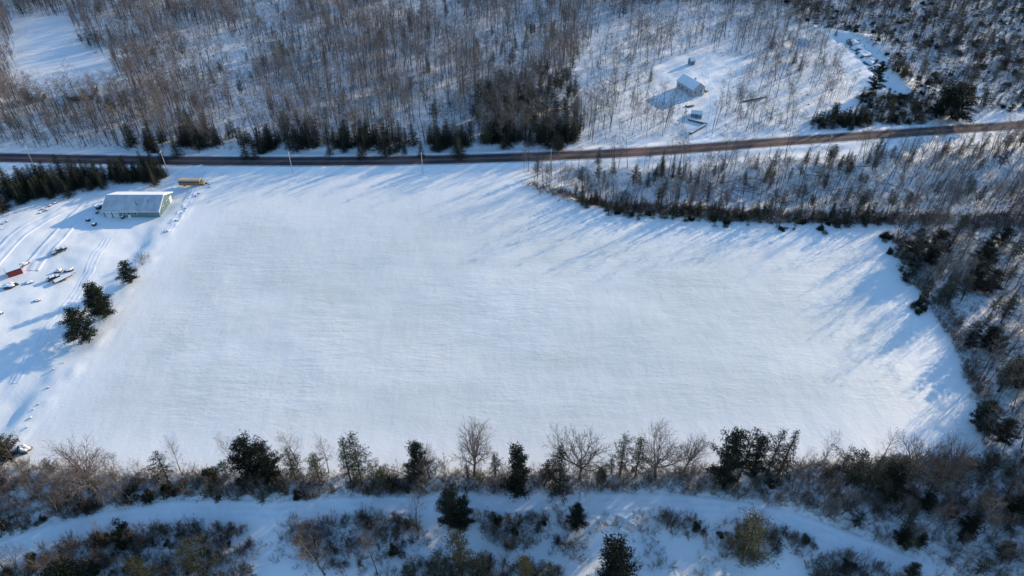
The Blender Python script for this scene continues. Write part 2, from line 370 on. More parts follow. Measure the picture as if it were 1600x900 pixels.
def scatter(poly, dens, noise=None, lo=0., hi=1., seed=0):
    """points at dens per square metre inside a world polygon, thinned by a noise field"""
    rg = np.random.default_rng(seed); P = np.asarray(poly); x0, y0 = P.min(0); x1, y1 = P.max(0); n = int((x1 - x0) * (y1 - y0) * dens)
    x = rg.uniform(x0, x1, n); y = rg.uniform(y0, y1, n); k = inside(x, y, P)
    if noise: k &= rg.random(n) < np.clip((fbm(x, y, noise) - lo) / (hi - lo), 0, 1)
    x, y = x[k], y[k]; k = (pdist(x, y, ROAD) > 8.5) & (pdist(x, y, TRACK) > 2.2 + 1.6 * vnoise(x, y, 4)); return np.stack([x[k], y[k]], 1)
def gn_scatter(name, temps, pts, smin, smax, lean=.05, seed=0, sub=.08, widx=None, smul=None):
    rg = np.random.default_rng(seed); n = len(pts); z = height(pts[:, 0], pts[:, 1]) - sub
    me = bpy.data.meshes.new(name); me.vertices.add(n); me.vertices.foreach_set('co', np.column_stack([pts, z]).astype(np.float32).ravel())
    s = rg.uniform(smin, smax, n) * (1 if smul is None else smul); ww = s * rg.uniform(.8, 1.25, n)
    for nm, a in (('rot', np.column_stack([rg.normal(size=n) * lean, rg.normal(size=n) * lean, rg.random(n) * 6.283])), ('scl', np.column_stack([ww, ww, s]))):
        at_ = me.attributes.new(nm, 'FLOAT_VECTOR', 'POINT'); at_.data.foreach_set('vector', a.astype(np.float32).ravel())
    ix = rg.integers(0, len(temps), n) if widx is None else widx(rg, pts)
    at_ = me.attributes.new('pick', 'INT', 'POINT'); at_.data.foreach_set('value', ix.astype(np.int32))
    tc = bpy.data.collections.new(name + '_kinds')
    for i, t in enumerate(temps): tc.objects.link(bpy.data.objects.new('kind_%02d' % i, t))
    ng = bpy.data.node_groups.new(name, 'GeometryNodeTree'); ng.interface.new_socket('Geometry', in_out='INPUT', socket_type='NodeSocketGeometry'); ng.interface.new_socket('Geometry', in_out='OUTPUT', socket_type='NodeSocketGeometry')
    N = ng.nodes; L = ng.links; gi = N.new('NodeGroupInput'); go = N.new('NodeGroupOutput'); m2p = N.new('GeometryNodeMeshToPoints'); ip = N.new('GeometryNodeInstanceOnPoints'); ci = N.new('GeometryNodeCollectionInfo')
    ci.inputs[0].default_value = tc; ci.inputs['Separate Children'].default_value = True; ci.inputs['Reset Children'].default_value = True; ip.inputs['Pick Instance'].default_value = True
    def na(nm, ty): q = N.new('GeometryNodeInputNamedAttribute'); q.data_type = ty; q.inputs['Name'].default_value = nm; return q.outputs['Attribute']
    L.new(gi.outputs[0], m2p.inputs[0]); L.new(m2p.outputs[0], ip.inputs['Points']); L.new(ci.outputs[0], ip.inputs['Instance'])
    e2r = N.new('FunctionNodeEulerToRotation'); L.new(na('rot', 'FLOAT_VECTOR'), e2r.inputs[0]); L.new(e2r.outputs[0], ip.inputs['Rotation'])
    L.new(na('scl', 'FLOAT_VECTOR'), ip.inputs['Scale']); L.new(na('pick', 'INT'), ip.inputs['Instance Index']); L.new(ip.outputs[0], go.inputs[0])
    o = link(name, me); md = o.modifiers.new('scatter', 'NODES'); md.node_group = ng; return o
# ------------------------------------------------------------------ world polygons of the woods (1600x900 pixels)
Z_A = WH([(-500, -90), (960, -90), (1010, 0), (930, 60), (885, 130), (915, 190), (905, 226), (650, 234), (300, 236), (100, 232), (-500, 226)])
Z_B = WH([(915, 224), (888, 140), (945, 50), (1020, -10), (1230, -10), (1290, 60), (1330, 150), (1260, 200), (1090, 212)])
Z_C = WH([(1230, -90), (2050, -90), (2050, 150), (1600, 176), (1440, 180), (1410, 130), (1390, 90), (1340, 55), (1290, 40), (1225, 30)])
Z_CT = WH([(940, -90), (1240, -90), (1300, 20), (1200, 8), (1050, 2), (960, 10)])
Z_D = WH([(815, 266), (900, 262), (1000, 262), (1100, 258), (1200, 250), (1350, 240), (1650, 214), (2100, 190), (2100, 345), (1650, 352), (1378, 350), (1200, 347), (1050, 338), (960, 328), (905, 315), (838, 288)])
Z_E = WH([(1392, 360), (1650, 345), (2100, 335), (2100, 760), (1700, 740), (1535, 715), (1523, 640), (1508, 590), (1486, 530), (1450, 480), (1422, 425)])
Z_F = WH([(-150, 722), (20, 722), (150, 736), (400, 740), (800, 738), (1200, 726), (1530, 712), (1750, 705), (1780, 840), (1300, 800), (1140, 784), (960, 776), (660, 784), (480, 786), (350, 794), (210, 798), (90, 820), (-150, 855)])
Z_G = WH([(1352, 150), (1395, 148), (1440, 160), (1480, 182), (1440, 194), (1380, 196), (1268, 204), (1268, 186), (1330, 176)])
BAND_D = WH([(830, 288), (900, 306), (960, 316), (1050, 324), (1200, 330), (1375, 334), (1650, 335), (1650, 358), (1380, 352), (1200, 349), (1050, 340), (960, 331), (900, 318), (832, 294)])
BAND_E = WH([(1388, 362), (1415, 365), (1450, 430), (1500, 500), (1540, 600), (1550, 700), (1535, 715), (1523, 640), (1508, 590), (1486, 530), (1448, 480), (1420, 425)])
Z_I = WH([(1230, 800), (1350, 780), (1780, 770), (1800, 985), (1480, 985), (1400, 880), (1330, 840)])
HOUSE_CLEAR = WH([(1010, 115), (1050, 88), (1110, 84), (1168, 94), (1160, 135), (1125, 165), (1115, 200), (1075, 214), (1062, 170), (1015, 150)])
POND_CLEAR = WH([(20, 28), (110, 25), (130, 80), (178, 95), (182, 130), (165, 158), (110, 160), (60, 165), (25, 150)])
H_ALL = WH([(-60, 880), (120, 836), (300, 808), (560, 800), (860, 800), (1130, 805), (1230, 830), (1330, 870), (1400, 940), (-60, 960)])
H_CLUMPS = [WH(p) for p in ([(-60, 905), (60, 868), (110, 838), (220, 826), (300, 822), (385, 822), (395, 860), (385, 940), (-60, 940)],
            [(444, 792), (530, 786), (600, 790), (652, 792), (660, 845), (600, 878), (520, 890), (456, 850)],
            [(742, 798), (800, 784), (858, 796), (862, 850), (800, 865), (750, 840)], [(870, 800), (915, 800), (925, 850), (870, 862)],
            [(1020, 810), (1075, 800), (1110, 830), (1060, 845)], [(1112, 825), (1140, 808), (1205, 812), (1222, 860), (1170, 882), (1120, 868)], [(1195, 800), (1290, 810), (1300, 850), (1215, 845)], [(640, 880), (760, 870), (880, 890), (900, 960), (600, 960)], [(1270, 870), (1360, 850), (1420, 900), (1400, 960), (1270, 960)])]

# ------------------------------------------------------------------ ground
def ground():
    xs = np.unique(np.concatenate([-np.geomspace(215, 3500, 46)[::-1], np.arange(-213.5, 214, 1.5), np.geomspace(215, 3500, 46)]))
    ys = np.unique(np.concatenate([np.linspace(-700, 55, 30), np.arange(57, 320, 1.35), np.arange(320, 560, 3.0), np.geomspace(560, 6000, 50)]))
    X, Y = np.meshgrid(xs, ys); x, y = X.ravel(), Y.ravel(); z = height(x, y)
    nx, ny = len(xs), len(ys); i = np.arange(nx * ny).reshape(ny, nx)
    F = np.stack([i[:-1, :-1].ravel(), i[:-1, 1:].ravel(), i[1:, 1:].ravel(), i[1:, :-1].ravel()], 1)
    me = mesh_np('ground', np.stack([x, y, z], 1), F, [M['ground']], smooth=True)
    inn = inside(x, y, FIELD); d = pdist(x, y, np.vstack([FIELD, FIELD[:1]])); fl = np.where(inn, sstep(2, 26, d + 8 * (fbm(x, y, 20) - .5)) * (.30 + .70 * sstep(275, 190, y + 25 * (fbm(x, y, 50) - .5))), 0)  # brighter snow toward the road is forward-scattered sun painted into the colour
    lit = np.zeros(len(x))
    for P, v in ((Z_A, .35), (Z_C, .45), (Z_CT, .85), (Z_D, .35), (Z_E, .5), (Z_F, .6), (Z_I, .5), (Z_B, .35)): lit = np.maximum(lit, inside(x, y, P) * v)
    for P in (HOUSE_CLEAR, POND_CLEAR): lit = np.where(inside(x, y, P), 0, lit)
    a = me.attributes.new('infield_glow', 'FLOAT', 'POINT'); a.data.foreach_set('value', fl.astype(np.float32))
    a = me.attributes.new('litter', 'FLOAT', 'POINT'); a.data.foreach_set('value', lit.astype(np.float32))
    tag(link('ground', me), kind='structure')
ground()

def resample(P, step):
    P = np.asarray(P, float)
    for _ in range(2):                                   # round the corners
        Q = [P[0]]
        for a, b in zip(P[:-1], P[1:]): Q += [a * .75 + b * .25, a * .25 + b * .75]
        P = np.array(Q + [P[-1]])
    s = np.concatenate([[0], np.cumsum(np.hypot(*np.diff(P, axis=0).T))]); t = np.arange(0, s[-1], step)
    return np.stack([np.interp(t, s, P[:, 0]), np.interp(t, s, P[:, 1])], 1)
def strip(name, P, offs, prof, m, step=2., follow=True, zc=0., across=False, wob=0.):
    P = resample(P, step); T = np.gradient(P, axis=0); T /= np.hypot(T[:, 0], T[:, 1])[:, None]; Nn = np.stack([-T[:, 1], T[:, 0]], 1)
    offs = np.asarray(offs, float); k = len(offs); O = offs[None, :] + (wob * (vnoise(P[:, 0], P[:, 1], 5) - .5))[:, None] if wob else np.tile(offs, (len(P), 1))
    X = P[:, None, 0] + Nn[:, None, 0] * O; Y = P[:, None, 1] + Nn[:, None, 1] * O
    Z = (height(X.ravel(), Y.ravel()).reshape(X.shape) if follow else zc) + np.asarray(prof)[None, :] + (0 if not follow else (vnoise(X, Y, 1.3) - .5) * .06 * (np.abs(prof) > .03)[None, :])
    i = np.arange(X.size).reshape(X.shape); F = np.stack([i[:-1, :-1].ravel(), i[1:, :-1].ravel(), i[1:, 1:].ravel(), i[:-1, 1:].ravel()], 1)
    me = mesh_np(name, np.stack([X, Y, Z + np.zeros_like(X)], 2).reshape(-1, 3), F[:, ::-1], [m], smooth=True)
    if across: a = me.attributes.new('across', 'FLOAT', 'POINT'); a.data.foreach_set('value', np.tile((offs - offs[0]) / (offs[-1] - offs[0]), len(P)).astype(np.float32))
    return tag(link(name, me), kind='structure')
ro = np.linspace(-3.9, 3.9, 15)
strip('road', ROAD, ro, .04 - .003 * ro ** 2, M['road'], 3, False, .55, True)
strip('road_shoulder', ROAD, [-5.3, -4.6, -3.9, -3.0, 3.0, 3.9, 4.6, 5.3], [-.05, .06, .05, .0, .0, .05, .06, -.05], M['shoulder'], 2.5, False, .50)
# (the shoulder runs just under the asphalt)
rut_o = [-2.2, -1.7, -1.25, -1.0, -.75, -.4, 0, .4, .75, 1.0, 1.25, 1.7, 2.2]
rut_p = [-.06, .06, .09, .03, .03, .07, .08, .07, .03, .03, .09, .06, -.06]
M['track'] = mat('packed_snow', (.80, .82, .82), .5, .35, var=(.86, .87, .87), vscale=.6, bump=.3, bscale=2)
drive = WH([(318, 262), (296, 272), (262, 286), (200, 297), (152, 308), (128, 329), (98, 362), (66, 400), (44, 425)])
for i, P in enumerate((drive, WH([(170, 372), (150, 400), (134, 432), (112, 472), (70, 520), (20, 600)]), WH([(318, 262), (300, 298), (284, 330), (262, 362)]),
                       WH([(-20, 420), (20, 372), (70, 340), (120, 318), (152, 308)]),
                       WH([(1108, 216), (1113, 185), (1118, 160), (1112, 140), (1102, 120), (1104, 98)]))):
    strip('driveway', P, *(([-3.6, -3.0, -2.3, -1.5, -1.0, -.5, 0, .5, 1.0, 1.5, 2.3, 3.0, 3.6], [-.06, .30, .08, .02, .06, .10, .10, .10, .06, .02, .08, .30, -.06]) if i in (0, 3) else (rut_o, rut_p)), M['track'], .9, wob=.8)
po = [-2.7, -2.2, -1.4, -.9, -.45, 0, .45, .9, 1.4, 2.2, 2.7]
strip('snowy_path', TRACK, po, [-.05, .16, .10, .03, .08, .14, .08, .03, .10, .18, -.05], M['track'], .9, wob=.8)
strip('snowy_path', WH([(900, 790), (960, 812), (1000, 840), (1040, 870), (1060, 960)]), rut_o, rut_p, M['track'], .9, wob=.8)

# ------------------------------------------------------------------ solid helpers
def boxes(name, specs, m, parent=None, loc=None, bevel=0.):
    """specs: (cx,cy,cz,sx,sy,sz[,rz[,ry]]) joined in one mesh"""
    V, F = [], []
    for s in specs:
        cx, cy, cz, sx, sy, sz = s[:6]; rz = s[6] if len(s) > 6 else 0; ry = s[7] if len(s) > 7 else 0
        mt = Matrix.Translation((cx, cy, cz)) @ Matrix.Rotation(rz, 4, 'Z') @ Matrix.Rotation(ry, 4, 'Y'); o = len(V)
        for c in ((-1, -1, -1), (1, -1, -1), (1, 1, -1), (-1, 1, -1), (-1, -1, 1), (1, -1, 1), (1, 1, 1), (-1, 1, 1)): V.append(tuple(mt @ Vector((c[0] * sx / 2, c[1] * sy / 2, c[2] * sz / 2))))
        for f in ((0, 3, 2, 1), (4, 5, 6, 7), (0, 1, 5, 4), (1, 2, 6, 5), (2, 3, 7, 6), (3, 0, 4, 7)): F.append(tuple(i + o for i in f))
    me = bpy.data.meshes.new(name); me.from_pydata(V, [], F); me.materials.append(m); o = link(name, me, parent, loc)
    if bevel: b = o.modifiers.new('bevel', 'BEVEL'); b.width = bevel; b.segments = 2
    return o
def prism(name, prof, y0, y1, m, parent=None, axis='Y', bevel=0., matrix=None):
    """profile (a,z) swept from y0 to y1 along an axis"""
    n = len(prof); V = []
    for t in (y0, y1):
        for a, z in prof: V.append((a, t, z) if axis == 'Y' else (t, a, z))
    F = [tuple(range(n)) if axis == 'X' else tuple(range(n))[::-1], tuple(range(n, 2 * n))[::-1] if axis == 'X' else tuple(range(n, 2 * n))]
    for i in range(n): j = (i + 1) % n; F.append((i, j, j + n, i + n) if axis == 'Y' else (j, i, i + n, j + n))
    me = bpy.data.meshes.new(name); me.from_pydata(V, [], F); me.materials.append(m)
    o = link(name, me, parent)
    if matrix: me.transform(matrix)
    if bevel: b = o.modifiers.new('bevel', 'BEVEL'); b.width = bevel; b.segments = 2
    return o
def wheel(parent, x, y, r, wd=.25):
    def cyl(name, rr, w2, m, par):
        n = 16; V = [(x + rr * math.cos(k * 2 * math.pi / n), y + s * w2 / 2, r + rr * math.sin(k * 2 * math.pi / n)) for s in (-1, 1) for k in range(n)]
        F = [tuple(range(n)), tuple(range(n, 2 * n))[::-1]] + [(k, k + n, (k + 1) % n + n, (k + 1) % n) for k in range(n)]
        me = bpy.data.meshes.new(name); me.from_pydata(V, [], F); me.materials.append(m); return link(name, me, par)
    t = cyl('wheel', r, wd, M['rubber'], parent); cyl('rim', r * .55, wd + .03, M['rim'], t)
def gable(name, L, Wd, eave, ridge, wallm, roofm, loc, rz, snow=.18, over=.45, sides=(-1, 1)):
    """gabled building, ridge along local x; returns the empty"""
    e = empty(name, loc, rz); h = Wd / 2
    prism('wall', [(-h, -.6), (h, -.6), (h, eave), (0, ridge), (-h, eave)], -L / 2, L / 2, wallm, e, 'X')
    sl = (ridge - eave) / h; oh = h + over; ez = eave - sl * over
    for s in (-1, 1):
        pr = [(s * .0, ridge + .03), (s * oh, ez + .03), (s * oh, ez + .19), (0, ridge + .19)]
        if s > 0: pr = pr[::-1]
        rf = prism('roof_slope', pr, -L / 2 - over, L / 2 + over, roofm, e, 'X')
        if snow and s in sides:
            ps = [(0, ridge + .195), (s * (oh - .12), ez + .2), (s * (oh - .2), ez + .2 + snow * .7), (s * .25, ridge + .17 + snow), (0, ridge + .2 + snow)]
            if s > 0: ps = ps[::-1]
            prism('roof_snow', ps, -L / 2 - over + .12, L / 2 + over - .12, M['snow'], rf, 'X', .04)
    return e

# ------------------------------------------------------------------ green metal workshop
def workshop():
    L, D, ev, rg = 22.4, 14.0, 3.0, 5.9; c = at(207.5, 339.2); z = c.z; y0 = c.y; cx = c.x
    e = gable('workshop', L, D, ev, rg, M['siding'], M['roof'], (cx, y0 + D / 2, z), 0, .10, .5, (1,))
    tag(e, 'long green metal workshop with a pale snow-dusted gable roof beside the yard', 'workshop')
    f = -D / 2
    seams = []
    for k in range(36): x = -L / 2 - .3 + k * (L + .6) / 35; seams.append((x, -(D / 2 + .5) / 2, (rg + ev - .21) / 2 + .2, .05, math.hypot(D / 2 + .5, rg - ev + .21), .06))
    V = []; F = []
    for (x, y, zz, sx, sy, sz) in seams:
        o_ = len(V); a0 = math.atan2(rg - ev + .21, D / 2 + .5)
        for dx_ in (-sx / 2, sx / 2):
            for t_, h_ in ((0, 0), (1, 0), (1, .07), (0, .07)): V.append((x + dx_, -(D / 2 + .5) * t_, rg + .19 - (rg - ev + .21) * t_ + h_))
        F += [tuple(o_ + i for i in f) for f in ((0, 1, 2, 3), (7, 6, 5, 4), (3, 2, 6, 7), (0, 4, 5, 1), (1, 5, 6, 2), (0, 3, 7, 4))]
    me = bpy.data.meshes.new('roof_seams'); me.from_pydata(V, [], F); me.materials.append(M['roof']); tag(link('roof_seams', me, e), kind='stuff')
    # ribs of the siding, each a part
    me = None
    for k in range(44):
        x = -L / 2 + .25 + k * .51
        if me is None: o = boxes('siding_rib', [(0, 0, 1.15, .06, .05, 2.8)], M['siding'], e); me = o.data
        else: o = link('siding_rib', me, e)
        o.location = (x, f - .02, 0)
    for k in range(26):
        y = -D / 2 + .4 + k * .53; hh = ev + (rg - ev) * (1 - abs(y) / (D / 2)) - .15
        boxes('siding_rib', [(L / 2 + .02, y, hh / 2 - .1, .05, .06, hh)], M['siding'], e)
    for x in (-L / 2 + 1.9, -L / 2 + 4.9):
        d = boxes('garage_door', [(x, f - .06, 1.15, 2.3, .08, 2.3)], M['white'], e)
        for zz in (.6, 1.15, 1.7): boxes('panel', [(x, f - .115, zz + .02, 2.1, .03, .46)], M['roof'], d)
        boxes('pane', [(x - .5 + j * .5, f - .145, 1.75, .36, .02, .26) for j in range(3)], M['glass'], d)
    for x, w_, hh in ((-L / 2 + 7.2, .9, .9), (-L / 2 + 8.5, .9, .9), (-1.0, 1.1, 1.0), (1.6, 1.0, 1.0)):
        wn = boxes('window', [(x, f - .06, 1.75, w_ + .24, .07, hh + .24)], M['white'], e); boxes('pane', [(x, f - .10, 1.75, w_, .04, hh)], M['glass'], wn)
    d = boxes('door', [(-L / 2 + 10.1, f - .07, 1.05, 1.0, .08, 2.1)], M['white'], e); boxes('handle', [(-L / 2 + 10.45, f - .14, 1.0, .1, .06, .06)], M['dark'], d)
    for y in (-2.5, 1.5):
        wn = boxes('window', [(L / 2 + .07, y, 1.8, .07, 1.5, 1.1)], M['white'], e); boxes('pane', [(L / 2 + .115, y, 1.8, .04, 1.26, .86)], M['glass'], wn)
    d = boxes('side_door', [(L / 2 + .08, 4.6, 1.15, .08, 2.4, 2.3)], M['white'], e); boxes('panel', [(L / 2 + .135, 4.6, 1.15, .03, 2.0, 1.9)], M['roof'], d)
    # white barge boards on the gable and the eave gutter
    a = math.atan2(rg - ev, D / 2); ln = math.hypot(rg - ev, D / 2) + .55
    for s in (-1, 1): prism('barge_board', [(0, rg + .2), (s * (D / 2 + .5), ev - .21 + .2), (s * (D / 2 + .5), ev - .45), (0, rg - .08)][::(1 if s < 0 else -1)], L / 2 + .51, L / 2 + .57, M['white'], e, 'X')
    boxes('gutter', [(0, f - .56, ev - .18, L + 1.0, .1, .16)], M['white'], e)
    for x, y in ((6.2, -3.2), (2.0, -4.6)): g = G(); g.tube([np.array([x, y, ev + 1]), np.array([x, y, rg - .1])], [.14, .14], 8, 0); link('vent_pipe', g.mesh('vent_pipe', [M['dark']]), e)
workshop()

# ------------------------------------------------------------------ parked yellow bus
def bus():
    c = at(300, 291.5); e = empty('school_bus', (c.x, c.y + 1.2, c.z), R(-1)); tag(e, 'old yellow school bus with a dark window band parked between workshop and road', 'bus')
    prism('body', [(-1.22, .55), (1.22, .55), (1.24, 2.5), (1.1, 2.72), (-1.1, 2.72), (-1.24, 2.5)], -5.3, 4.0, M['yellow'], e, 'X', .05)
    prism('roof', [(-1.12, 2.71), (1.12, 2.71), (.85, 2.95), (.4, 3.06), (-.4, 3.06), (-.85, 2.95)], -5.25, 3.95, M['bus_roof'], e, 'X', .05)
    prism('hood', [(4.0, .6), (5.4, .6), (5.45, 1.2), (5.2, 1.5), (4.0, 1.62)], -1.0, 1.0, M['yellow'], e, 'Y', .06)
    for s in (-1, 1):
        for k in range(11): boxes('window', [(-4.85 + k * .8, s * 1.245, 2.1, .66, .03, .72)], M['glass'], e)
        boxes('stripe', [(-.65, s * 1.24, 1.35, 9.2, .025, .14), (-.65, s * 1.24, 1.0, 9.2, .025, .06)], M['black'], e)
        boxes('headlight', [(5.42, s * .75, 1.05, .06, .26, .22)], M['lamp'], e)
        boxes('mirror', [(4.3, s * 1.35, 2.0, .08, .18, .35)], M['black'], e)
        for x in (-3.2, 4.4): wheel(e, x, s * 1.02, .5, .3)
    boxes('windshield', [(4.02, 0, 2.1, .04, 2.0, .75)], M['glass'], e)
    boxes('bumper', [(5.52, 0, .62, .12, 2.1, .25)], M['black'], e); boxes('bumper', [(-5.36, 0, .62, .12, 2.3, .25)], M['black'], e)
    boxes('grille', [(5.47, 0, 1.0, .04, 1.1, .4)], M['dark'], e)
bus()

# ------------------------------------------------------------------ pickup and yard things
def pickup(name, u, v, rz, paint, label, snowy=True):
    c = at(u, v); e = empty(name, c, rz); tag(e, label, 'pickup truck')
    prism('body', [(-2.75, .5), (2.75, .5), (2.8, .85), (2.7, 1.12), (1.25, 1.2), (-2.75, 1.2)], -.95, .95, paint, e, 'Y', .05)
    prism('cab', [(-.75, 1.19), (1.25, 1.19), (.7, 1.78), (-.5, 1.8)], -.85, .85, paint, e, 'Y', .05)
    boxes('cargo_bed', [(-1.75, 0, 1.21, 1.8, 1.6, .06)], M['snow'], e); boxes('tailgate', [(-2.77, 0, .95, .05, 1.8, .5)], paint, e)
    for s in (-1, 1):
        boxes('side_window', [(.1, s * .86, 1.5, 1.05, .03, .36)], M['glass'], e); boxes('headlight', [(2.77, s * .7, .9, .06, .3, .16)], M['lamp'], e); boxes('tail_light', [(-2.8, s * .85, .98, .04, .14, .3)], M['redlens'], e)
        for x in (-1.7, 1.8): wheel(e, x, s * .86, .4)
    boxes('windshield', [(1.0, 0, 1.49, .04, 1.5, .66, 0, -.75)], M['glass'], e)
    if snowy:
        o = boxes('roof_snow', [(.1, 0, 1.87, 1.15, 1.5, .14)], M['snow'], e, bevel=.05); boxes('hood_snow', [(1.95, 0, 1.22, 1.2, 1.6, .12)], M['snow'], e, bevel=.04)
pickup('pickup_truck', 93, 394, R(52), M['black'], 'black pickup truck with snow on its roof parked alone in the yard')
def red_shed():
    c = at(24, 427); e = gable('red_shed', 4.6, 3.6, 2.3, 3.3, M['red'], M['dark'], c, R(38), .16, .2)
    tag(e, 'small red shed with a white-framed gable and snow on its roof', 'shed')
    for y in (-1.65, 1.65): boxes('corner_trim', [(2.33, y, 1.1, .06, .28, 2.2)], M['white'], e)
    d = boxes('door', [(2.34, 0, 1.0, .06, 1.4, 1.9)], M['red'], e); boxes('door_trim', [(2.36, s * .78, 1.0, .05, .14, 2.0) for s in (-1, 1)] + [(2.36, 0, 2.03, .05, 1.7, .14)], M['white'], d)
    boxes('sill', [(2.34, 0, 2.24, .08, 3.5, .14)], M['white'], e)
red_shed()
def snow_lump(name, u, v, rx, ry, hh, rz, m, label, cat, seed=0, parent=None, z=0., group=None):
    """irregular mound: the thing's dark body with a snow cap as part"""
    c = at(u, v) + Vector((0, 0, z)); e = empty(name, c, rz); rg = np.random.default_rng(seed)
    for part, mm, s0, zo in (('body', m, 1.0, 0), ('snow_cap', M['snow'], .93, .10)):
        n, k = 14, 6; V = []; ph = rg.random(8) * 6.28
        for j in range(k + 1):
            a = j / k * math.pi / 2
            for i in range(n):
                t = i * 2 * math.pi / n; rr = math.cos(a) ** .6 * (1 + .16 * math.sin(3 * t + ph[0]) + .1 * math.sin(5 * t + ph[1]))
                zz = math.sin(a) * hh * (1 + .12 * math.sin(2 * t + ph[2] + 3 * a)); V.append((rx * rr * math.cos(t) * s0, ry * rr * math.sin(t) * s0, zz + (zo if part == 'snow_cap' else -.15)))
        F = [(j * n + i, j * n + (i + 1) % n, (j + 1) * n + (i + 1) % n, (j + 1) * n + i) for j in range((1 if name == 'gravel_heap' else 2) if part == 'snow_cap' else 0, k) for i in range(n)]
        me = bpy.data.meshes.new(part); me.from_pydata(V, [], F); me.materials.append(mm); link(part, me, e)
    return tag(e, label, cat, group)
def trailer():
    c = at(99, 437); e = empty('flatbed_trailer', c, R(50)); tag(e, 'long low flatbed trailer loaded with snow at the right end of the junk row', 'trailer')
    boxes('deck', [(0, 0, .75, 6.2, 2.2, .16)], M['dark'], e); boxes('side_rail', [(0, s * 1.12, .85, 6.2, .06, .3) for s in (-1, 1)], M['dark'], e); boxes('drawbar', [(3.8, 0, .6, 1.6, .1, .1)], M['dark'], e)
    boxes('snow_load', [(0, 0, .98, 5.9, 2.05, .28)], M['snow'], e, bevel=.1)
    for s in (-1, 1):
        for x in (-.6, .35): wheel(e, x, s * 1.0, .36, .2)
trailer()
def car_in_snow(u, v, rz, paint, label):
    c = at(u, v); e = empty('parked_car', c, rz); tag(e, label, 'car')
    prism('body', [(-2.2, .35), (2.2, .35), (2.25, .7), (1.9, .9), (.9, .95), (-1.5, .98), (-2.2, .95)], -.85, .85, paint, e, 'Y', .06)
    prism('cabin', [(-1.5, .94), (1.0, .92), (.45, 1.4), (-1.1, 1.42)], -.74, .74, M['glass'], e, 'Y', .05)
    prism('snow_cover', [(-1.3, 1.36), (.6, 1.34), (.4, 1.52), (-1.0, 1.55)], -.78, .78, M['snow'], e, 'Y', .06); boxes('hood_snow', [(1.5, 0, .98, 1.1, 1.5, .13)], M['snow'], e, bevel=.04); boxes('trunk_snow', [(-1.9, 0, 1.03, .6, 1.5, .12)], M['snow'], e, bevel=.04)
    for s in (-1, 1):
        for x in (-1.35, 1.35): wheel(e, x, s * .78, .33, .2)
car_in_snow(84, 436, R(45), M['dark'], 'dark car under snow just left of the flatbed trailer')
snow_lump('junk_pile', 16, 448, 2.6, 1.5, 1.3, R(20), M['dark'], 'dark junk pile capped with snow in front of the red shed', 'junk pile', 3)
snow_lump('junk_pile', 92, 424, 1.6, 1.0, .9, R(40), M['rock'], 'small snowy junk pile just behind the snow-covered dark car', 'junk pile', 4)
snow_lump('junk_pile', 108, 423, 1.8, .8, .8, R(30), M['dark'], 'flat snowy junk pile just behind the flatbed trailer', 'junk pile', 5)
snow_lump('junk_pile', 36, 415, 2.4, 1.0, .9, R(50), M['wood'], 'snowy heap of boards standing right behind the red shed', 'junk pile', 6)
snow_lump('junk_pile', 45, 442, 1.7, 1.0, .55, R(10), M['blue'], 'low blue-grey tarp heap between the red shed and the snowy car', 'junk pile', 8)
snow_lump('junk_pile', 58, 470, 1.3, .6, .4, R(10), M['rock'], 'low lone heap of rubble south of the junk row in open snow', 'junk pile', 9)
snow_lump('junk_pile', 0, 490, 1.0, .7, .7, R(10), M['dark'], 'small dark heap at the picture edge below the yard', 'junk pile', 10)
def crate(u, v, s, label):
    c = at(u, v); e = empty('wooden_crate', c, rnd.random() * 3); tag(e, label, 'crate'); boxes('body', [(0, 0, s * .4, s * 1.3, s, s * .9)], M['dark'], e)
    boxes('snow_cap', [(0, 0, s * .9, s * 1.2, s * .9, .14)], M['snow'], e, bevel=.05)
crate(155, 326, 1.5, 'dark bin against the left gable end of the workshop'); crate(152, 333, .9, 'small dark crate just below the bin at the workshop corner')
crate(138, 345, 1.1, 'dark crate farther left in the shadow of the workshop'); crate(148, 352, 1.2, 'dark crate nearest the camera in the shadow of the workshop'); crate(192, 341, 1.0, 'snowy crate standing against the front wall of the workshop')

rock_me = []
for k in range(4):
    rg = np.random.default_rng(50 + k); import bmesh
    bm = bmesh.new(); bmesh.ops.create_icosphere(bm, subdivisions=2, radius=.5)
    for v in bm.verts: v.co = Vector((v.co.x * (1 + .25 * rg.normal() * .4), v.co.y * (.85 + .1 * rg.normal()), v.co.z * .75 + .15))
    me = bpy.data.meshes.new('boulder'); bm.to_mesh(me); bm.free(); me.materials.append(M['rock']); me.materials.append(M['snow'])
    for p in me.polygons: p.material_index = 1 if p.normal.z > .55 else 0
    rock_me.append(me)
def rocks(pts, label, group, smin=.6, smax=1.4):
    for k, (u, v) in enumerate(pts):
        o = link('boulder', rock_me[k % 4], None, at(u, v)); s = rnd.uniform(smin, smax); o.scale = (s * 1.3, s, s * .9); o.rotation_euler = (0, 0, rnd.random() * 6); tag(o, label, 'boulder', group)
rocks([(63, 333), (67, 327), (72, 329), (74, 320), (78, 322), (84, 313), (86, 318), (92, 309), (97, 312), (2, 358), (4, 350), (11, 346)], 'snow-capped boulder in the row above the yard below the left thicket', 'boulders along the upper edge of the yard', 1.0, 1.4)
rocks([(276, 345), (285, 333), (291, 326), (294, 310), (307, 306), (312, 302), (258, 362), (320, 290), (326, 288), (328, 292), (324, 286)], 'dark rock at the top of the field edge between workshop and bus', 'rocks on the field edge near the bus', .5, 1.3)
rocks([(99, 567), (84, 577), (60, 632), (48, 653), (42, 668), (103, 549), (75, 606), (52, 640), (26, 690)], 'small dark rock on the bank between the yard and the open field', 'rocks on the bank left of the field', .4, 1.0)
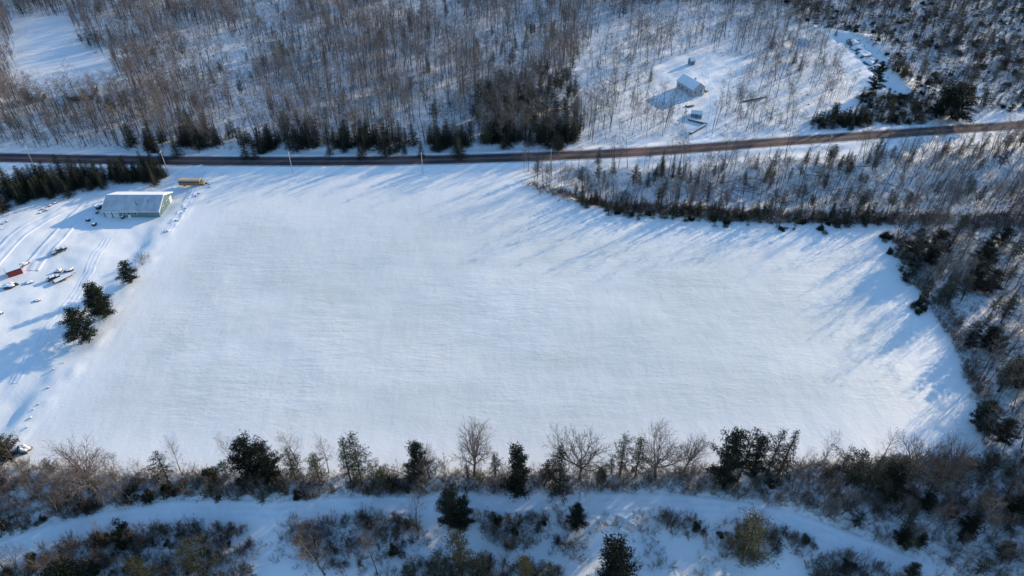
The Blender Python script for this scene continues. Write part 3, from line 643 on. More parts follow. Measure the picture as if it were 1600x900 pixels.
rocks([(1292, 85), (1280, 90), (1284, 98), (1262, 148), (1264, 163), (1300, 140), (1215, 87), (1219, 97), (1388, 122), (1372, 83)], 'small dark rock in the open snow between the two far clearings', 'rocks on the open snow slope beyond the road', .8, 1.6)

# ------------------------------------------------------------------ far buildings
def house():
    c = at(1078, 141); rz = math.atan2(-.88, .47); e = gable('house', 13, 8.0, 3.6, 6.4, M['house'], M['roof'], c, rz, .22, .4)
    tag(e, 'grey house with a snowy roof in the clearing beyond the road', 'house')
    for x in (-4.2, -1.2, 2.2):
        wn = boxes('window', [(x, -4.05, 1.9, 1.3, .08, 1.3)], M['white'], e); boxes('pane', [(x, -4.11, 1.9, 1.06, .05, 1.06)], M['glass'], wn)
    for y in (-2, 1.6):
        wn = boxes('window', [(6.55, y, 1.9, .08, 1.3, 1.3)], M['white'], e); boxes('pane', [(6.61, y, 1.9, .05, 1.06, 1.06)], M['glass'], wn)
    d = boxes('door', [(6.55, 3.1, 1.1, .08, 1.0, 2.1)], M['white'], e); boxes('handle', [(6.62, 3.45, 1.1, .06, .08, .08)], M['dark'], d)
    dk = boxes('deck', [(5.0, 5.3, .55, 4.2, 2.6, .15)], M['wood'], e); boxes('railing', [(3.1 + k * .95, 6.5, 1.05, .09, .09, .95) for k in range(5)] + [(5.0, 6.5, 1.55, 4.2, .1, .08)], M['white'], dk)
    boxes('chimney', [(1.5, 1.2, 6.3, .6, .6, 1.8)], M['rock'], e)
house()
def small_shed(name, u, v, L, D, ev, rz, wm, label, cat='shed', roofm=None, ridge=.7):
    c = at(u, v); e = gable(name, L, D, ev, ev + ridge, wm, roofm or M['roof'], c, rz, .28, .3); tag(e, label, cat)
    d = boxes('door', [(0, -D / 2 - .04, .9, .9, .07, 1.8)], M['wood'], e)
    wn = boxes('window', [(L * .3, -D / 2 - .04, 1.3, .7, .07, .6)], M['white'], e); boxes('pane', [(L * .3, -D / 2 - .09, 1.3, .52, .05, .44)], M['glass'], wn); return e
small_shed('garden_shed', 1088, 182, 5.2, 4.0, 2.2, R(-15), M['blue'], 'blue-grey shed with a flat snowy roof below the grey house')
small_shed('garden_shed', 1080, 100, 2.8, 2.8, 2.4, R(20), M['blue'], 'tiny shed with a white peaked roof behind the grey house', ridge=1.4)
small_shed('storage_shed', 58, 156, 7.5, 5.0, 2.4, R(3), M['dark'], 'long low dark shed with a snowy roof in the far clearing west of the woods')
small_shed('barn', 131, 150, 12, 11, 2.4, R(12), M['dark'], 'broad low barn with a tan snow-dusted roof beside the far dark shed', 'barn', M['tan'], 1.2)
TEAL = ('farthest of the stepped row of snowy heaps on the open ridge', 'second from the far end of the stepped row of snowy heaps', 'middle one of the stepped row of snowy heaps on the ridge', 'second from the near end of the stepped row of snowy heaps', 'nearest of the stepped row of snowy heaps, beside the tall dark pine')
for i, (u, v) in enumerate(((1330, 66), (1336, 76), (1343, 86), (1352, 97), (1364, 108))):
    snow_lump('gravel_heap', u + 6, v, 6.4, 4.2, 1.7, R(42 + 7 * (i % 3)), M['rock'], TEAL[i], 'snowy heap', 60 + i, group='snowy heaps in a stepped row')
def timber(u0, v0, u1, v1, wd, label, name='timber_pile'):
    a, b = at(u0, v0), at(u1, v1); c = (a + b) / 2; L = (b - a).length; e = empty(name, c, math.atan2(b.y - a.y, b.x - a.x)); tag(e, label, 'timber pile')
    for k in range(6):
        g = G(); y = (k % 3 - 1) * wd * .33; z = .2 + (k // 3) * wd * .35; g.tube([np.array([-L / 2 + rnd.random() * .4, y, z]), np.array([L / 2 - rnd.random() * .4, y, z])], [wd * .19, wd * .17], 8, 0); link('log', g.mesh('log', [M['wood']]), e)
    boxes('snow_cap', [(0, 0, wd * .35 + .2 + wd * .2, L - .5, wd * .85, .16)], M['snow'], e, bevel=.06)
timber(1075, 187, 1104, 195, 1.3, 'long snow-topped timber pile just below the blue-grey shed')
timber(1078, 210, 1102, 196, 1.3, 'long snow-topped timber pile slanting down toward the road')
timber(1160, 159, 1196, 152, 1.2, 'long dark timber pile in thin trees right of the grey house')
timber(1071, 167, 1084, 166, 1.4, 'short dark timber pile between the grey house and its shed')

# ------------------------------------------------------------------ utility poles
def pole(u, v, label):
    c = at(u, v); e = empty('utility_pole', c, R(2)); tag(e, label, 'utility pole', 'utility poles along the road')
    g = G(); g.tube([np.array([0, 0, -.5]), np.array([0, 0, 5]), np.array([0, 0, 10.5])], [.17, .15, .11], 8, 0); link('post', g.mesh('post', [M['pole']]), e)
    boxes('crossarm', [(0, 0, 9.8, .12, 2.2, .14)], M['pole'], e)
    for y in (-.95, 0, .95):
        g = G(); z = 9.87 if y else 10.5; g.tube([np.array([0, y, z]), np.array([0, y, z + .22])], [.07, .05], 6, 0); link('insulator', g.mesh('insulator', [M['white']]), e)
for u, v, l in ((262, 268, 'pale utility pole at the end of the dark hedgerow above the bus'), (458, 271, 'pale utility pole at the road, second from the hedgerow end'), (661, 271, 'pale utility pole at the middle of the field\'s road edge'),
                (860, 266, 'pale utility pole where the fallen-tree wood begins beside the road'), (1063, 256, 'pale utility pole in the wood across the road from the grey house'), (1290, 243, 'pale utility pole by the road right of the grey house clearing'), (55, 262, 'pale utility pole behind the tallest brush of the left hedgerow')): pole(u, v, l)

# ------------------------------------------------------------------ tree templates
def pair(ab, mt, mc): a, b = ab; return a.mesh('trunk', [mt, mt]), b.mesh('crown', [mt, mc])
T_ROUND = [pair(bare_template(100 + k, ROUND, 5.2, .26), M['bark'], M['twig']) for k in range(4)]           # about 11 m tall
T_SLIM = [pair(bare_template(120 + k, SLIM, 10.5, .13), M['bark'], M['twig']) for k in range(5)]
T_PALE = [pair(bare_template(130 + k, SLIM, 11, .11), M['bark_pale'], M['twig']) for k in range(3)]
T_SCRUB = [pair(bare_template(140 + k, SCRUB, 4.2, .09), M['bark'], m) for k, m in enumerate((M['twig'], M['twig'], M['twig_red'], M['twig_tan'], M['twig']))]
T_PINE = [pair(pine_template(200 + k, 12, 3.4), M['bark'], m) for k, m in enumerate((M['needle'], M['needle_black'], M['needle'], M['needle_olive']))]
T_DPINE = [pair(pine_template(210 + k, 10, 3.6, False, .08, 2.3, .6), M['bark'], M['needle_black']) for k in range(2)]
T_SPRUCE = [pair(pine_template(220 + k, 11, 2.5, True, .06, 1.3, .42), M['bark'], m) for k, m in enumerate((M['needle_black'], M['needle'], M['needle_black']))]
T_BUSH = [bush_template(240 + k, 1.5, 2.1).mesh('evergreen_bush', [M['bark'], m]) for k, m in enumerate((M['needle'], M['needle_black'], M['needle_olive'], M['needle']))]
_sm = [pine_template(280 + k, 2.2 + .5 * (k % 3), 1.5, False, .02, 1.1, .36) for k in range(7)]
T_BUSH += [pair(p, M['bark'], m) for p, m in zip(_sm, (M['needle'], M['needle_black'], M['needle_olive'], M['needle'], M['needle_black'], M['needle'], M['needle_olive']))]
T_SHRUB = [shrub_template(260 + k, 2.4).mesh('bare_shrub', [M['bark'], m]) for k, m in enumerate((M['twig'], M['twig_tan'], M['twig'], M['twig_red'], M['twig']))]
def joined(pr, nm='kind'):                               # trunk and crown as one mesh, for the small and the far
    V, F, Mi, off, ms = [], [], [], 0, [pr[0].materials[0], pr[1].materials[1]]
    for j, me in enumerate(pr):
        v = np.empty(len(me.vertices) * 3, np.float32); me.vertices.foreach_get('co', v); f = np.empty(len(me.loops), np.int32); me.loops.foreach_get('vertex_index', f)
        mi = np.empty(len(me.polygons), np.int32); me.polygons.foreach_get('material_index', mi)
        V.append(v.reshape(-1, 3)); F.append(f.reshape(-1, 3) + off); Mi.append(mi if j else np.zeros_like(mi)); off += len(me.vertices)
    return mesh_np(nm, np.vstack(V), np.vstack(F), ms, np.concatenate(Mi))
T_BUSH = T_BUSH[:1] + [joined(p, 'evergreen_bush') for p in T_BUSH[4:]]
def hgt(pr): return max(v.co.z for me in pr for v in me.vertices)
HG = {id(p): hgt(p) for L_ in (T_ROUND, T_SLIM, T_PALE, T_SCRUB, T_PINE, T_DPINE, T_SPRUCE) for p in L_}
def tree(name, pr, loc, Hm, label, cat, group=None, lean=(0, 0), wide=1.0, rz=None):
    s = Hm / HG[id(pr)]; e = empty(name, loc); e.rotation_euler = (lean[1], lean[0], rnd.random() * 6.28 if rz is None else rz); e.scale = (s * wide, s * wide, s)
    link('trunk', pr[0], e); link('crown', pr[1], e); return tag(e, label, cat, group)
def pxh(u, v, hp):                                       # metres for a height in photo pixels
    c = at(u, v); lo, hi = 0., 60.
    for _ in range(30):
        m = (lo + hi) / 2; vv = proj(c.x, c.y, c.z + m)[1]
        if v - vv < hp: lo = m
        else: hi = m
    return c, lo
used = []
def hero(kind, u, v, hp, label, wide=1.0, k=0, lean=(0, 0)):
    c, H = pxh(u, v, hp); used.append((c.x, c.y)); lib, nm, cat = {'pine': (T_PINE, 'pine_tree', 'pine tree'), 'dpine': (T_DPINE, 'pine_tree', 'pine tree'), 'spruce': (T_SPRUCE, 'spruce_tree', 'spruce tree'),
        'round': (T_ROUND, 'bare_tree', 'bare tree'), 'slim': (T_SLIM, 'bare_tree', 'bare tree'), 'pale': (T_PALE, 'bare_tree', 'bare tree')}[kind]
    tree(nm, lib[k % len(lib)], c, H, label, cat, None, lean, wide)
# evergreens that stand out in the belt below the field
for a in (('pine', 262, 748, 42, 'short dark pine in the belt, beside the first slim bare tree', 1.0, 1), ('dpine', 398, 752, 68, 'dark bushy pine, left half of the broad pair in the belt', .8, 0),
          ('dpine', 424, 750, 60, 'dark bushy pine, right half of the broad pair in the belt', .78, 1), ('pine', 463, 750, 50, 'open green pine just right of the broad dark pair', 1.0, 0),
          ('pine', 500, 752, 42, 'low ragged pine midway between the broad pair and the layered pines', 1.1, 3), ('pine', 548, 752, 68, 'layered pine, left one of two close together in the belt', .8, 2),
          ('pine', 566, 756, 80, 'tallest layered pine of the two close together in the belt', .75, 0), ('pine', 610, 762, 48, 'leaning ragged pine right of the two layered pines', .9, 3, (.35, 0)),
          ('dpine', 655, 742, 52, 'dense round-topped black pine standing alone before the field', .68, 0), ('pine', 774, 742, 32, 'small pine right of the round bare tree in mid belt', 1.1, 1),
          ('dpine', 809, 772, 74, 'large black pine left of the fan-shaped bare tree', .72, 1), ('pine', 850, 760, 72, 'thin crooked pine leaning right between two dark evergreens', .55, 2, (.2, 0)),
          ('spruce', 874, 772, 66, 'narrow black spruce in front of the fan-shaped bare tree', .95, 0), ('pine', 968, 745, 66, 'open dark pine, left of a pair right of the widest bare tree', .8, 0),
          ('pine', 992, 746, 60, 'browner pine, right of a pair right of the widest bare tree', .85, 3), ('dpine', 1128, 758, 90, 'tallest black pine at the left of the dark clump in the belt', .52, 0),
          ('pine', 1152, 752, 84, 'second black pine from the left in the dark clump', .8, 1), ('dpine', 1172, 748, 70, 'middle black pine in the dark clump of the belt', .5, 1),
          ('pine', 1198, 742, 72, 'fourth pine from the left in the dark clump, ragged top', .75, 0), ('spruce', 1218, 738, 66, 'rightmost evergreen of the dark clump, narrow and dense', .95, 2),
          ('pine', 1322, 758, 56, 'broad dark pine left of the wide maple near the right end', 1.25, 1), ('pine', 1352, 765, 52, 'dark pine tight against the left side of the wide maple', 1.1, 0),
          ('dpine', 1385, 772, 44, 'low black pine below the trunk of the wide maple', 1.0, 0), ('pine', 1452, 768, 42, 'dark pine just right of the wide maple\'s trunk', 1.1, 3),
          ('pine', 1540, 740, 30, 'small dark pine at the right end of the belt', 1.2, 1), ('dpine', 14, 716, 30, 'dark pine at the far left end of the belt beside a snow heap', 1.5, 0),
          # left of the field
          ('dpine', 166, 494, 52, 'dense dark pine, larger of the pair on the bank by the field', 1.15, 1), ('dpine', 156, 490, 38, 'dark pine crowded against the larger pine on the bank', 1.05, 0),
          ('dpine', 134, 530, 48, 'dark pine nearest the camera on the bank left of the field', 1.15, 0), ('dpine', 205, 442, 34, 'small dark pine with bare brush at the top of the bank', 1.1, 1),
          # below the track
          ('dpine', 705, 822, 56, 'dark pine at the left of the pair standing alone beside the track', .7, 0), ('dpine', 725, 828, 50, 'dark pine at the right of the pair standing alone beside the track', .7, 1),
          ('pine', 722, 905, 72, 'olive pine with a tall crown at the bottom edge of the picture', .85, 3), ('pine', 690, 915, 55, 'green pine left of the tall olive pine at the bottom edge', .95, 0), ('pine', 752, 912, 50, 'green pine right of the tall olive pine at the bottom edge', .95, 2),
          ('pine', 640, 915, 32, 'low pine at the bottom edge left of the green pine group', 1.2, 0), ('pine', 820, 920, 48, 'olive pine left of a low pair at the bottom edge', .9, 3), ('pine', 856, 920, 42, 'olive pine right of a low pair at the bottom edge', .9, 0),
          ('dpine', 955, 925, 74, 'broad dark pine at the bottom edge right of centre', 1.0, 1), ('pine', 328, 915, 72, 'olive pine rising at the right end of the lower left thicket', .8, 3),
          ('pine', 235, 920, 46, 'round olive pine at the bottom edge in the lower left thicket', 1.1, 3), ('dpine', 118, 925, 42, 'dark pine at the bottom edge far left', 1.3, 0), ('pine', 1160, 872, 62, 'broad brownish pine between the track and the lower right wood', 1.25, 3),
          ('dpine', 900, 822, 34, 'small black pine on the snow right of the tall red brush', .8, 0),
          # right of the field
          ('pine', 1560, 612, 56, 'broad dark pine at the field\'s right edge, largest there', 1.5, 0), ('dpine', 1590, 606, 50, 'black pine close behind the broad pine at the right edge', 1.1, 1), ('dpine', 1530, 668, 40, 'round dark pine below the broad pine at the field\'s right edge', 1.1, 0),
          ('dpine', 1560, 690, 36, 'dark pine right of the round pine near the field\'s lower right corner', 1.1, 1),
          # beyond the road
          ('spruce', 1016, 127, 22, 'small lone spruce left of the grey house', .9, 0), ('spruce', 1205, 74, 30, 'slim spruce in open snow upper right of the grey house', .9, 0), ('spruce', 1232, 62, 14, 'tiny spruce right of the slim spruce on the open slope', 1.0, 1),
          ('spruce', 1240, 99, 24, 'left spruce of the close dark pair on the open slope', 1.2, 0), ('spruce', 1249, 110, 24, 'right spruce of the close dark pair on the open slope', 1.1, 2), ('spruce', 1305, 58, 16, 'tiny spruce on the snow crest near the teal sheds', .9, 1),
          ('dpine', 1364, 144, 50, 'tall dark pine below the teal sheds', .7, 0), ('dpine', 1486, 184, 56, 'very broad brownish pine beside the road at the far right', 1.7, 0), ('dpine', 1470, 181, 44, 'brownish pine merged with the left side of the very broad one', 1.5, 1),
          ('spruce', 641, 40, 28, 'lone dark spruce amid the bare wood at the top', 1.2, 1), ('spruce', 669, 112, 24, 'lone dark spruce amid the bare wood above the road', 1.1, 0)): hero(*a)
for a in (('round', 741, 744, 66, 'round-crowned bare tree between the lone black pine and the mid belt', .95, 0), ('round', 906, 748, 80, 'widest fan-shaped bare tree in mid belt, crown against the field', 1.0, 1), ('round', 1024, 745, 72, 'fan-shaped bare tree just right of the pair of open pines', .9, 2),
          ('round', 1402, 752, 74, 'wide bare maple near the right end of the belt', 1.1, 3), ('round', 150, 772, 78, 'large fan-shaped bare tree near the left end of the belt', 1.1, 0), ('round', 672, 748, 46, 'small tan bare tree beside the lone black pine', .8, 2),
          ('slim', 285, 742, 58, 'slim leaning bare tree right of the short dark pine', .8, 0), ('pale', 368, 740, 64, 'tall thin bare birch left of the broad dark pines', .8, 0), ('slim', 466, 725, 58, 'thin bare tree behind the open green pine', 1.1, 2), ('slim', 514, 738, 60, 'thin bare tree behind the low ragged pine', 1.0, 3),
          ('pale', 1280, 738, 66, 'tall thin bare birch right of the dark pine clump', .8, 1), ('pale', 1240, 752, 68, 'leaning dead bare trunk right of the dark pine clump', .4, 2, (.2, 0)), ('slim', 651, 826, 56, 'slender reddish bare tree between the track and the low thicket', .9, 1),
          ('slim', 508, 898, 70, 'forked bare tree at the lower edge of the low thicket', 1.2, 2), ('slim', 590, 898, 66, 'straight bare tree at the bottom of the low thicket', .9, 0), ('slim', 1042, 828, 34, 'small dark bare tree standing in the snow right of centre below the track', 1.1, 1),
          ('round', 1482, 742, 62, 'bare tree with a ragged fan crown, right of the wide maple', .8, 1), ('round', 1068, 738, 48, 'low spreading bare tree left of the dark pine clump', 1.0, 0)): hero(*a)

# ------------------------------------------------------------------ repeated trees: the largest in view as individuals, the rest merged
def clear(pts, polys=(HOUSE_CLEAR, POND_CLEAR)):
    k = np.ones(len(pts), bool)
    for P in polys: k &= ~inside(pts[:, 0], pts[:, 1], P)
    return pts[k]
def px_ok(pts, m=60):
    u, v = proj(pts[:, 0], pts[:, 1]); return (u > -m) & (u < 1600 + m) & (v > -m) & (v < 900 + m)
bare_sets = []      # (points, hmin, hmax, label, group)
def bset(poly, dens, noise, lo, hi, seed, h0, h1, lib, label, group): bare_sets.append((clear(scatter(poly, dens, noise, lo, hi, seed)), h0, h1, lib, label, group))
ZF_U = WH([(-150, 728), (20, 728), (150, 742), (400, 746), (800, 744), (1200, 732), (1530, 716), (1750, 710), (1780, 760), (1250, 778), (900, 772), (400, 778), (100, 800), (-150, 810)])
bset(ZF_U, .06, 14, .2, .6, 1, 6, 11, T_SLIM + T_SCRUB, 'bare grey tree crowded into the belt along the field\'s near edge', 'bare trees of the near belt')
bset(Z_F, .03, 14, .2, .6, 2, 4, 8, T_SCRUB + T_SLIM, 'bare grey tree crowded into the belt along the field\'s near edge', 'bare trees of the near belt')
bset(Z_I, .07, 14, .1, .5, 3, 6, 11, T_SLIM + T_ROUND + T_SCRUB, 'bare tree in the dark thicket at the lower right corner', 'bare trees of the lower right thicket')
for i, P in enumerate(H_CLUMPS): bset(P, .08, None, 0, 1, 10 + i, 4, 7.5, T_SCRUB + T_SLIM, 'thin bare tree in a thicket below the snowy track', 'bare trees below the snowy track')
bset(Z_E, .035, 18, .25, .6, 4, 7, 12, T_SLIM + T_PALE + T_SCRUB, 'thin bare tree in the wood right of the field', 'bare trees right of the field')
bset(Z_D, .035, 18, .3, .6, 5, 7, 13, T_SLIM + T_PALE, 'thin bare tree in the storm-broken wood between road and field', 'bare trees between road and field')
n_ind = 300 - 18; total = []
for si, (P, h0, h1, lib, lb, gr) in enumerate(bare_sets):
    k = px_ok(P, 40)
    for (x, y), ok in zip(P, k): total.append((((math.hypot(x, y)) if ok else 1e6), x, y, si))
total.sort(); lodpts = []
for rank, (_, x, y, si) in enumerate(total):
    P, h0, h1, lib, lb, gr = bare_sets[si]
    if rank < n_ind and _ < 1e5:
        pr = lib[rnd.randrange(len(lib))]; H = rnd.uniform(h0, h1) * (.55 if pr in T_SCRUB else 1) * (.9 if pr in T_ROUND else 1)
        tree('bare_tree', pr, (x, y, hz(x, y)), H, lb, 'bare tree', gr, (rnd.gauss(.12, .17), rnd.gauss(0, .12)) if lib is not None and ('storm' in lb or 'right of' in lb) else (rnd.gauss(0, .06), rnd.gauss(0, .06)))
    else: lodpts.append((x, y, si))
LOD = [lod_tree(300 + k, 8 + 3.5 * (k % 4), .22 + .05 * (k % 2), (.3, .35, .45, .5)[k % 4]).mesh('kind', [M['far_bark'], (M['far_twig'], M['far_grey'], M['far_twig'], M['far_red'])[(k // 2) % 4]]) for k in range(12)]
def wood_pick(rg, n, p):                                 # kinds stand in patches
    return np.clip((fbm(p[:, 0] + 77, p[:, 1], 26) - .25) / .5 * 12 + rg.normal(size=n) * 2.2, 0, 11).astype(int)
NEARK = [joined(p) for p in T_SLIM + T_PALE[:1] + T_SCRUB]
wood_pts = np.vstack([clear(scatter(Z_A, .125, 18, .26, .60, 21)), clear(scatter(Z_B, .05, 14, .2, .6, 22)), clear(scatter(Z_CT, .10, 20, .2, .6, 23)), clear(scatter(Z_C, .05, 20, .3, .6, 24)), clear(scatter(Z_D, .06, 14, .25, .6, 25)), clear(scatter(Z_E, .09, 14, .2, .6, 26))])
lp = np.array([(a, b) for a, b, c in lodpts]); allp = np.vstack([wood_pts, lp]); nw = len(wood_pts)
tag(gn_scatter('bare_woods', LOD + NEARK, allp, .6, 1.15, .085, 5, widx=lambda rg, p: np.concatenate([wood_pick(rg, nw, p[:nw]), len(LOD) + rg.integers(0, len(NEARK), len(lp))])), 'leafless grey-brown woods standing in the snow beyond the road and right of the field', 'woods', kind='stuff')
# brush
ths = [shrub_template(330 + k, 1.5 + .4 * (k % 3), 9, False).mesh('kind', [M['far_bark'], M['far_twig']]) for k in range(6)] + [shrub_template(350 + k, 2.2 + .4 * k, 9, True).mesh('kind', [M['bark'], (M['twig'], M['twig'], M['twig_tan'], M['twig'])[k]]) for k in range(4)]
far_b = np.vstack([scatter(Z_G, .8, None, seed=66), clear(scatter(Z_A, .09, 14, .3, .62, 31)), clear(scatter(Z_B, .08, 10, .3, .6, 32)), clear(scatter(Z_C, .32, 16, .2, .6, 33)), clear(scatter(Z_CT, .22, 12, .2, .6, 34)), scatter(Z_D, .26, 10, .3, .6, 35), scatter(Z_E, .34, 10, .3, .6, 36)])
near_b = np.vstack([scatter(Z_F, 1.05, 7, .12, .5, 37), scatter(Z_I, .6, 9, .25, .6, 38), scatter(BAND_D, 1.0, 6, .0, .45, 39), scatter(BAND_E, .8, 6, .1, .5, 30)] + [scatter(H_ALL, .28, 9, .42, .62, 71)] + [scatter(P, 1.0, 5, .15, .5, 40 + i) for i, P in enumerate(H_CLUMPS)])
bpts = np.vstack([far_b, near_b]); nfb = len(far_b)
tag(gn_scatter('brush', ths, bpts, .55, 1.25, .1, 6, widx=lambda rg, p: np.concatenate([rg.integers(0, 6, nfb), rg.integers(3, 10, len(near_b))])), 'bare brush growing through the snow under and between the trees', 'brush', kind='stuff')
print('woods', len(allp), 'brush', len(bpts))
PEND = {}                                                 # kind -> candidates; the largest in view become individuals
def visd(x, y):
    u, v = proj(x, y); return math.hypot(x, y) if (-25 < u < 1625 and -25 < v < 925) else 1e6
def dup_set(name, lib, pts, s0, s1, label, cat, group, sq=1.0):
    for x, y in pts[pdist(pts[:, 0], pts[:, 1], TRACK) > 2.9]: PEND.setdefault(name, []).append((visd(x, y) / s1, rnd.random(), x, y, 0, lib, s0, s1, label, cat, group, sq, 0))
def conifers(name, lib, P, h0, h1, label, group, wide=1.0, lean=.03):
    for x, y in P: PEND.setdefault(name, []).append((visd(x, y) / h1, rnd.random(), x, y, 1, lib, h0, h1, label, name.replace('_', ' '), group, wide, lean))
# shrubs: edge lines
def line_pts(px, n, jit, seed=0):
    P = WH(px); s = np.concatenate([[0], np.cumsum(np.hypot(*np.diff(P, axis=0).T))]); rg = np.random.default_rng(seed); t = rg.random(n) * s[-1]
    return np.stack([np.interp(t, s, P[:, 0]), np.interp(t, s, P[:, 1])], 1) + rg.normal(size=(n, 2)) * jit
dup_set('bare_shrub', T_SHRUB, line_pts([(20, 738), (150, 752), (400, 754), (800, 750), (1200, 738), (1530, 716)], 170, 2.6, 1), .9, 2.0, 'leafless shrub on the field side of the near belt', 'shrub', 'leafless shrubs on the field side of the near belt')
dup_set('bare_shrub', T_SHRUB, np.vstack([scatter(P, .045, None, seed=70 + i) for i, P in enumerate(H_CLUMPS)]), .8, 1.5, 'leafless shrub in a thicket below the snowy track', 'shrub', 'leafless shrubs below the track')
dup_set('bare_shrub', T_SHRUB[:3] + T_SHRUB[3:4] * 2, line_pts([(815, 285), (840, 300), (880, 315), (905, 320)], 14, 1.2, 3), .8, 1.5, 'rusty leafless shrub at the left tip of the storm-broken wood', 'shrub', 'rusty shrubs at the wood tip')
dup_set('bare_shrub', T_SHRUB[:3], line_pts([(205, 432), (222, 408), (232, 400)], 9, .8, 4), .9, 1.6, 'leafless shrub by the small dark pine at the top of the bank', 'shrub', 'leafless shrubs on the bank')
EB = [(line_pts([(-40, 842), (60, 820), (130, 804), (215, 789), (330, 783), (420, 781), (520, 777), (660, 775)], 150, 1.9, 5), 'low evergreen bush along the upper side of the snowy track', 'evergreen bushes above the track', .9, 1.9),
      (line_pts([(915, 325), (960, 331), (1010, 335), (1080, 341), (1180, 348), (1260, 348), (1370, 350)], 95, 2.0, 6), 'dark evergreen bush on the far edge of the field under the broken wood', 'evergreen bushes on the far field edge', .9, 1.9),
      (line_pts([(1392, 372), (1408, 410), (1428, 450), (1450, 490)], 34, 1.6, 7), 'dark evergreen bush on the right edge of the field', 'evergreen bushes on the right field edge', .9, 1.7),
      (np.vstack([scatter(P, .13, 6, .2, .5, seed=90 + i) for i, P in enumerate(H_CLUMPS)]), 'low evergreen bush in a thicket below the snowy track', 'evergreen bushes below the track', .8, 1.4),
      (scatter(Z_F, .02, 8, .2, .6, seed=99), 'low evergreen bush among the bare trees of the near belt', 'evergreen bushes in the belt', .7, 1.4)]
for P, lb, gr, a, b in EB: dup_set('evergreen_bush', T_BUSH, P, a, b, lb, 'evergreen bush', gr)

conifers('spruce_tree', T_SPRUCE, line_pts([(-40, 318), (20, 312), (80, 300), (150, 286), (220, 276), (262, 272)], 130, 3.2, 11), 6.0, 10.0, 'dark spruce packed into the hedgerow between the road and the yard', 'spruces of the left hedgerow', 1.45)
conifers('spruce_tree', T_SPRUCE, line_pts([(-40, 300), (20, 296), (70, 288), (110, 286)], 34, 4, 61), 7, 11, 'dark spruce packed into the hedgerow between the road and the yard', 'spruces of the left hedgerow', 1.45)
conifers('pine_tree', T_PINE[:1] + T_PINE[3:], line_pts([(20, 305), (60, 296), (90, 288)], 14, 3, 12), 9, 12, 'tall olive pine at the thick left end of the hedgerow', 'tall pines of the left hedgerow', .9)
conifers('spruce_tree', T_SPRUCE, line_pts([(225, 226), (400, 229), (600, 228), (760, 224), (905, 216)], 165, 4.5, 13), 6, 11.5, 'dark spruce in the row on the far side of the road', 'spruces lining the far side of the road', 1.4)
conifers('pine_tree', T_PINE, scatter(WH([(735, 190), (760, 140), (850, 105), (890, 130), (912, 165), (905, 222), (740, 228)]), .03, None, seed=62), 6, 12, 'dark pine in the dense stand at the wood\'s right end beyond the road', 'pines of the dense stand beyond the road')
conifers('pine_tree', T_PINE, line_pts([(1395, 92), (1408, 125), (1425, 150), (1447, 168)], 16, 3, 63), 5, 9, 'dark pine on the edge of the scrubland beside the open snow ridge', 'pines along the snow ridge', 1.2)
conifers('pine_tree', T_PINE[:3], scatter(WH([(300, 200), (600, 215), (740, 170), (780, 120), (850, 105), (905, 160), (905, 220), (600, 230), (300, 230), (270, 215)]), .014, 20, .2, .6, 14), 7, 13, 'dark pine mixed into the bare wood on the far side of the road', 'pines mixed into the far wood')
conifers('pine_tree', T_PINE, clear(scatter(Z_A, .004, 26, .42, .68, 15)), 8, 13, 'dark pine mixed into the bare wood on the far side of the road', 'pines mixed into the far wood')
conifers('spruce_tree', T_SPRUCE, line_pts([(1275, 197), (1310, 194), (1355, 188)], 40, 2.8, 16), 6, 10, 'dark spruce in the short dense row above the road at the right', 'spruces in the short roadside row', 1.1)
conifers('pine_tree', T_PINE, scatter(Z_C, .013, 20, .25, .6, 17), 4, 9, 'dark green pine in the scrubland at the upper right', 'pines of the upper right scrubland', 1.15)
conifers('pine_tree', T_PINE, scatter(Z_D, .011, 18, .25, .5, 18), 5, 10, 'thin pine in the storm-broken wood between road and field', 'pines of the storm-broken wood', .8, .1)
conifers('pine_tree', T_PINE[:3] + T_DPINE[:1], scatter(Z_E, .014, 18, .25, .5, 19), 6.5, 12, 'dark pine in the wood right of the field', 'pines right of the field', 1.0, .06)
conifers('pine_tree', T_PINE + T_DPINE, scatter(Z_I, .02, None, seed=20), 5, 9, 'dark pine in the thicket at the lower right corner', 'pines of the lower right thicket', 1.1)
conifers('pine_tree', T_PINE, scatter(ZF_U, .009, None, seed=64), 5, 9, 'pine of middling height crowded into the belt along the field\'s near edge', 'middling pines of the near belt', .95, .05)
conifers('pine_tree', T_PINE, np.vstack([scatter(P, .008, None, seed=120 + i) for i, P in enumerate(H_CLUMPS)]), 3.5, 6.5, 'young pine in a thicket below the snowy track', 'young pines below the track', 1.0, .05)
conifers('spruce_tree', T_SPRUCE, line_pts([(905, 314), (960, 326), (1050, 334), (1180, 341), (1370, 342)], 42, 1.8, 65), 3.5, 7, 'small dark spruce on the field side of the storm-broken wood', 'spruces on the field side of the broken wood', 1.3)
conifers('spruce_tree', T_SPRUCE, line_pts([(925, 262), (960, 268), (1030, 275), (1100, 285), (1250, 270), (1340, 255), (1500, 245)], 40, 4.0, 21), 4, 8, 'narrow spruce in the storm-broken wood between road and field', 'spruces of the storm-broken wood', .75, .08)
dup_set('evergreen_bush', T_BUSH, scatter(Z_G, .10, None, seed=67), 1.2, 2.4, 'evergreen bush in the dark patch above the road at the right', 'evergreen bush', 'evergreen bushes above the road at the right')
conifers('pine_tree', T_PINE, scatter(Z_G, .02, None, seed=68), 4, 8, 'dark pine in the dark patch above the road at the right', 'pines above the road at the right', 1.2)
dup_set('evergreen_bush', T_BUSH, scatter(Z_C, .04, 16, .25, .6, 23), 1.0, 2.0, 'low evergreen bush in the scrubland at the upper right', 'evergreen bush', 'evergreen bushes of the scrubland')

